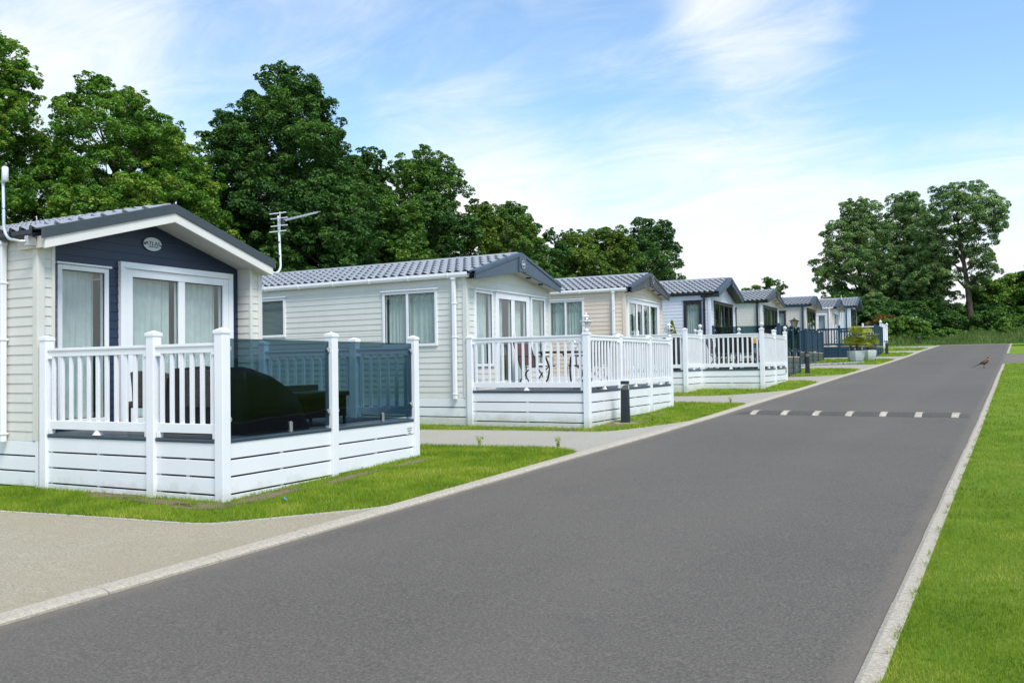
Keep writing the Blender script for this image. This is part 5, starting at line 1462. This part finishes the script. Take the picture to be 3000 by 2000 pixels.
for i in range(24):
    fb = MB(); c = Vector(k[i]) + Vector((0, -.08, .06)); s = .055
    for q in range(5):
        a = q * 2 * PI / 5; u = Vector((math.cos(a), -.35, math.sin(a))) * s; v = Vector((math.cos(a + .7), -.35, math.sin(a + .7))) * s; w = Vector((math.cos(a - .7), -.35, math.sin(a - .7))) * s
        fb.add([c, c + w * .8, c + u * 1.2, c + v * .8], [(0, 1, 2, 3)])
    fb.build('rose_flower', M['petal'], rb)

# bank of tall grass and nettles across the end of the road
r = np.random.RandomState(12); n = 46000; px = r.uniform(-16, 16, n); py = 73.0 + 9 * r.rand(n) ** .9
hh = np.clip((py - 72.8) * .33, .15, 1.5) * (.75 + .35 * np.sin(px * .9) * np.sin(px * .37 + 1)) 
a = r.rand(n) * 6.28; w = .035; z = G(py); la = r.rand(n) * 6.28; hh *= r.uniform(.5, 1.2, n); ll = hh * .35 * r.rand(n)
V = np.empty((n, 3, 3), np.float32); V[:, 0] = np.stack([px - np.cos(a) * w, py - np.sin(a) * w, z], 1); V[:, 1] = np.stack([px + np.cos(a) * w, py + np.sin(a) * w, z], 1); V[:, 2] = np.stack([px + np.cos(la) * ll, py + np.sin(la) * ll, z + hh], 1)
tag(np_mesh('tall_grass', V.reshape(-1, 3), np.arange(n * 3).reshape(n, 3), M['tallgrass'], k=3, tint=r.rand(n)), 'bank of tall rough grass across the end of the road', 'grass', kind='stuff')
L = [(x_, 79.5 + 3.5 * random.Random(i).random(), 0, 1.0) for i, x_ in enumerate(np.linspace(-16, 16, 34))]
Ps = []; Ts = []; Os = []
rd = random.Random(8); LL = []
for x_, y_, _, q in L: LL.append((x_, y_, float(G(y_)) + rd.uniform(.3, .8), rd.uniform(.6, .95)))
P, O, T = crown_points(LL, 1.2, .17, 5, .05); V, F = leaf_quads(P, .17, 9, .2, .5, .4, O)
tag(np_mesh('undergrowth', V, F, He, tint=T), 'mixed low undergrowth behind the tall grass', 'undergrowth', kind='stuff')
# dark thicket behind the caravans, one mass of understorey
LL = []; rd = random.Random(18)
for i in range(60):
    y_ = 8 + i * 1.15; LL.append((-31 + rd.uniform(-1.2, 1.2) + (2.2 if 20 < y_ < 36 else 0), y_, float(G(y_)) + rd.uniform(1.0, 3.6), rd.uniform(1.3, 2.0)))
P, O, T = crown_points(LL, 1.2, .22, 6, .0); V, F = leaf_quads(P, .22, 10, .2, .62, .4, O)
tag(np_mesh('thicket', V, F, D_, tint=T), 'dark thicket of understorey along the foot of the wood', 'undergrowth', kind='stuff')
LL = []
for i in range(40):
    x_ = -26 + i * 1.3; y_ = 104 + rd.uniform(-1, 2); LL.append((x_, y_, float(G(y_)) + rd.uniform(1.0, 3.4), rd.uniform(1.5, 2.2)))
P, O, T = crown_points(LL, 1.2, .3, 16, .0); V, F = leaf_quads(P, .30, 12, .2, .62, .4, O)
tag(np_mesh('far_hedge', V, F, D_, tint=T), 'dark far hedge behind the willows at the end of the road', 'undergrowth', kind='stuff')

# ---------------------------------------------------------------- sky, sun, camera
SUN_EL, SUN_AZ = rad(56), rad(120)          # azimuth clockwise from the road direction
w = bpy.data.worlds.new('World'); scene.world = w; w.use_nodes = True; nt = w.node_tree; nt.nodes.clear()
out = N(nt, 'ShaderNodeOutputWorld'); bg = N(nt, 'ShaderNodeBackground'); bg.inputs['Strength'].default_value = .10
sky = N(nt, 'ShaderNodeTexSky'); sky.sky_type = 'NISHITA'; sky.sun_disc = False; sky.sun_elevation = SUN_EL; sky.sun_rotation = SUN_AZ
sky.air_density = 1.0; sky.dust_density = .6; sky.ozone_density = 2.5
tc = N(nt, 'ShaderNodeTexCoord'); d = tc.outputs['Generated']
sp = N(nt, 'ShaderNodeSeparateXYZ'); nt.links.new(d, sp.inputs[0]); dz = math_(nt, 'MAXIMUM', sp.outputs[2], 0.0)
# cloud layer seen in perspective: direction projected on a flat ceiling
dn = math_(nt, 'ADD', dz, .16)
cx = math_(nt, 'DIVIDE', sp.outputs[0], dn); cy = math_(nt, 'DIVIDE', sp.outputs[1], dn)
cb = N(nt, 'ShaderNodeCombineXYZ'); nt.links.new(cx, cb.inputs[0]); nt.links.new(cy, cb.inputs[1]); cb.inputs[2].default_value = 3.1
def dirblob(az, el, width, gain):
    """soft patch of cloud (gain > 0) or clear sky (gain < 0) round a direction"""
    v = (math.sin(rad(az)) * math.cos(rad(el)), math.cos(rad(az)) * math.cos(rad(el)), math.sin(rad(el)))
    dp = N(nt, 'ShaderNodeVectorMath'); dp.operation = 'DOT_PRODUCT'; nt.links.new(d, dp.inputs[0]); dp.inputs[1].default_value = v
    mr = N(nt, 'ShaderNodeMapRange'); mr.interpolation_type = 'SMOOTHSTEP'; nt.links.new(dp.outputs['Value'], mr.inputs[0])
    mr.inputs[1].default_value = math.cos(rad(width)); mr.inputs[2].default_value = 1.0; mr.inputs[3].default_value = 0; mr.inputs[4].default_value = gain
    return mr.outputs[0]
BLOBS = [(-60, 21, 11, .26), (-33, 12, 9, .20), (-13.3, 22.5, 7, .34), (-4, 23, 14, -.20), (-15, 12, 12, .10)]
SKY_HUE, SKY_SAT, SKY_VAL = .493, 1.03, 1.5
SUN_E, SUN_ANG, EXPO = 2.3, 22, 0.74
n1 = noise(nt, 1.15, 9, .60, cb.outputs[0], .35); mpw = N(nt, 'ShaderNodeMapping'); mpw.inputs['Rotation'].default_value = (0, 0, .5); mpw.inputs['Scale'].default_value = (1.0, 2.0, 1.0); nt.links.new(cb.outputs[0], mpw.inputs['Vector']); n2 = noise(nt, 2.1, 10, .66, mpw.outputs[0], .8)
cov = math_(nt, 'ADD', math_(nt, 'MULTIPLY', n1, .50), math_(nt, 'MULTIPLY', n2, .62))
# more cloud towards the horizon
hz = N(nt, 'ShaderNodeMapRange'); hz.interpolation_type = 'SMOOTHSTEP'; nt.links.new(sp.outputs[2], hz.inputs[0])
hz.inputs[1].default_value = .30; hz.inputs[2].default_value = .05; hz.inputs[3].default_value = 0; hz.inputs[4].default_value = .46
cov = math_(nt, 'ADD', cov, hz.outputs[0])
for b_ in BLOBS: cov = math_(nt, 'ADD', cov, dirblob(*b_))
mask = N(nt, 'ShaderNodeMapRange'); mask.interpolation_type = 'SMOOTHSTEP'; nt.links.new(cov, mask.inputs[0])
mask.inputs[1].default_value = .40; mask.inputs[2].default_value = 1.10; mask.inputs[3].default_value = 0; mask.inputs[4].default_value = 1
hs = N(nt, 'ShaderNodeHueSaturation'); hs.inputs['Hue'].default_value = SKY_HUE; hs.inputs['Saturation'].default_value = SKY_SAT; hs.inputs['Value'].default_value = SKY_VAL; nt.links.new(sky.outputs[0], hs.inputs['Color'])
white = mixc(nt, n2, (5.9, 6.2, 6.5), (6.7, 6.75, 6.8))
final = mixc(nt, mask.outputs[0], hs.outputs[0], white)
nt.links.new(final, bg.inputs['Color']); nt.links.new(bg.outputs[0], out.inputs[0])

sl = bpy.data.lights.new('sun', 'SUN'); sl.energy = SUN_E; sl.angle = rad(SUN_ANG); sl.color = (1.0, .94, .86)
so = bpy.data.objects.new('sun', sl); COL.objects.link(so)
sd = Vector((math.sin(SUN_AZ) * math.cos(SUN_EL), math.cos(SUN_AZ) * math.cos(SUN_EL), math.sin(SUN_EL)))
so.rotation_euler = sd.to_track_quat('Z', 'Y').to_euler(); so.location = sd * 60

cam = bpy.data.cameras.new('camera'); cam.sensor_width = 36; cam.lens = 36 * 2532 / 3000; cam.clip_end = 3000; cam.clip_start = .05
co_ = bpy.data.objects.new('camera', cam); COL.objects.link(co_); scene.camera = co_
co_.matrix_world = Matrix.Translation((0, 0, EYE)) @ Matrix.Rotation(rad(30.5), 4, 'Z') @ Matrix.Rotation(rad(90) + .02732, 4, 'X') @ Matrix.Rotation(-.0156, 4, 'Z')
scene.view_settings.view_transform = 'Standard'; scene.view_settings.look = 'None'; scene.view_settings.exposure = EXPO; scene.view_settings.gamma = 1
scene.cycles.use_denoising = True
scene.cycles.max_bounces = 10; scene.cycles.transparent_max_bounces = 16; scene.cycles.diffuse_bounces = 4; scene.cycles.glossy_bounces = 3
scene.cycles.use_adaptive_sampling = True; scene.cycles.adaptive_threshold = .01
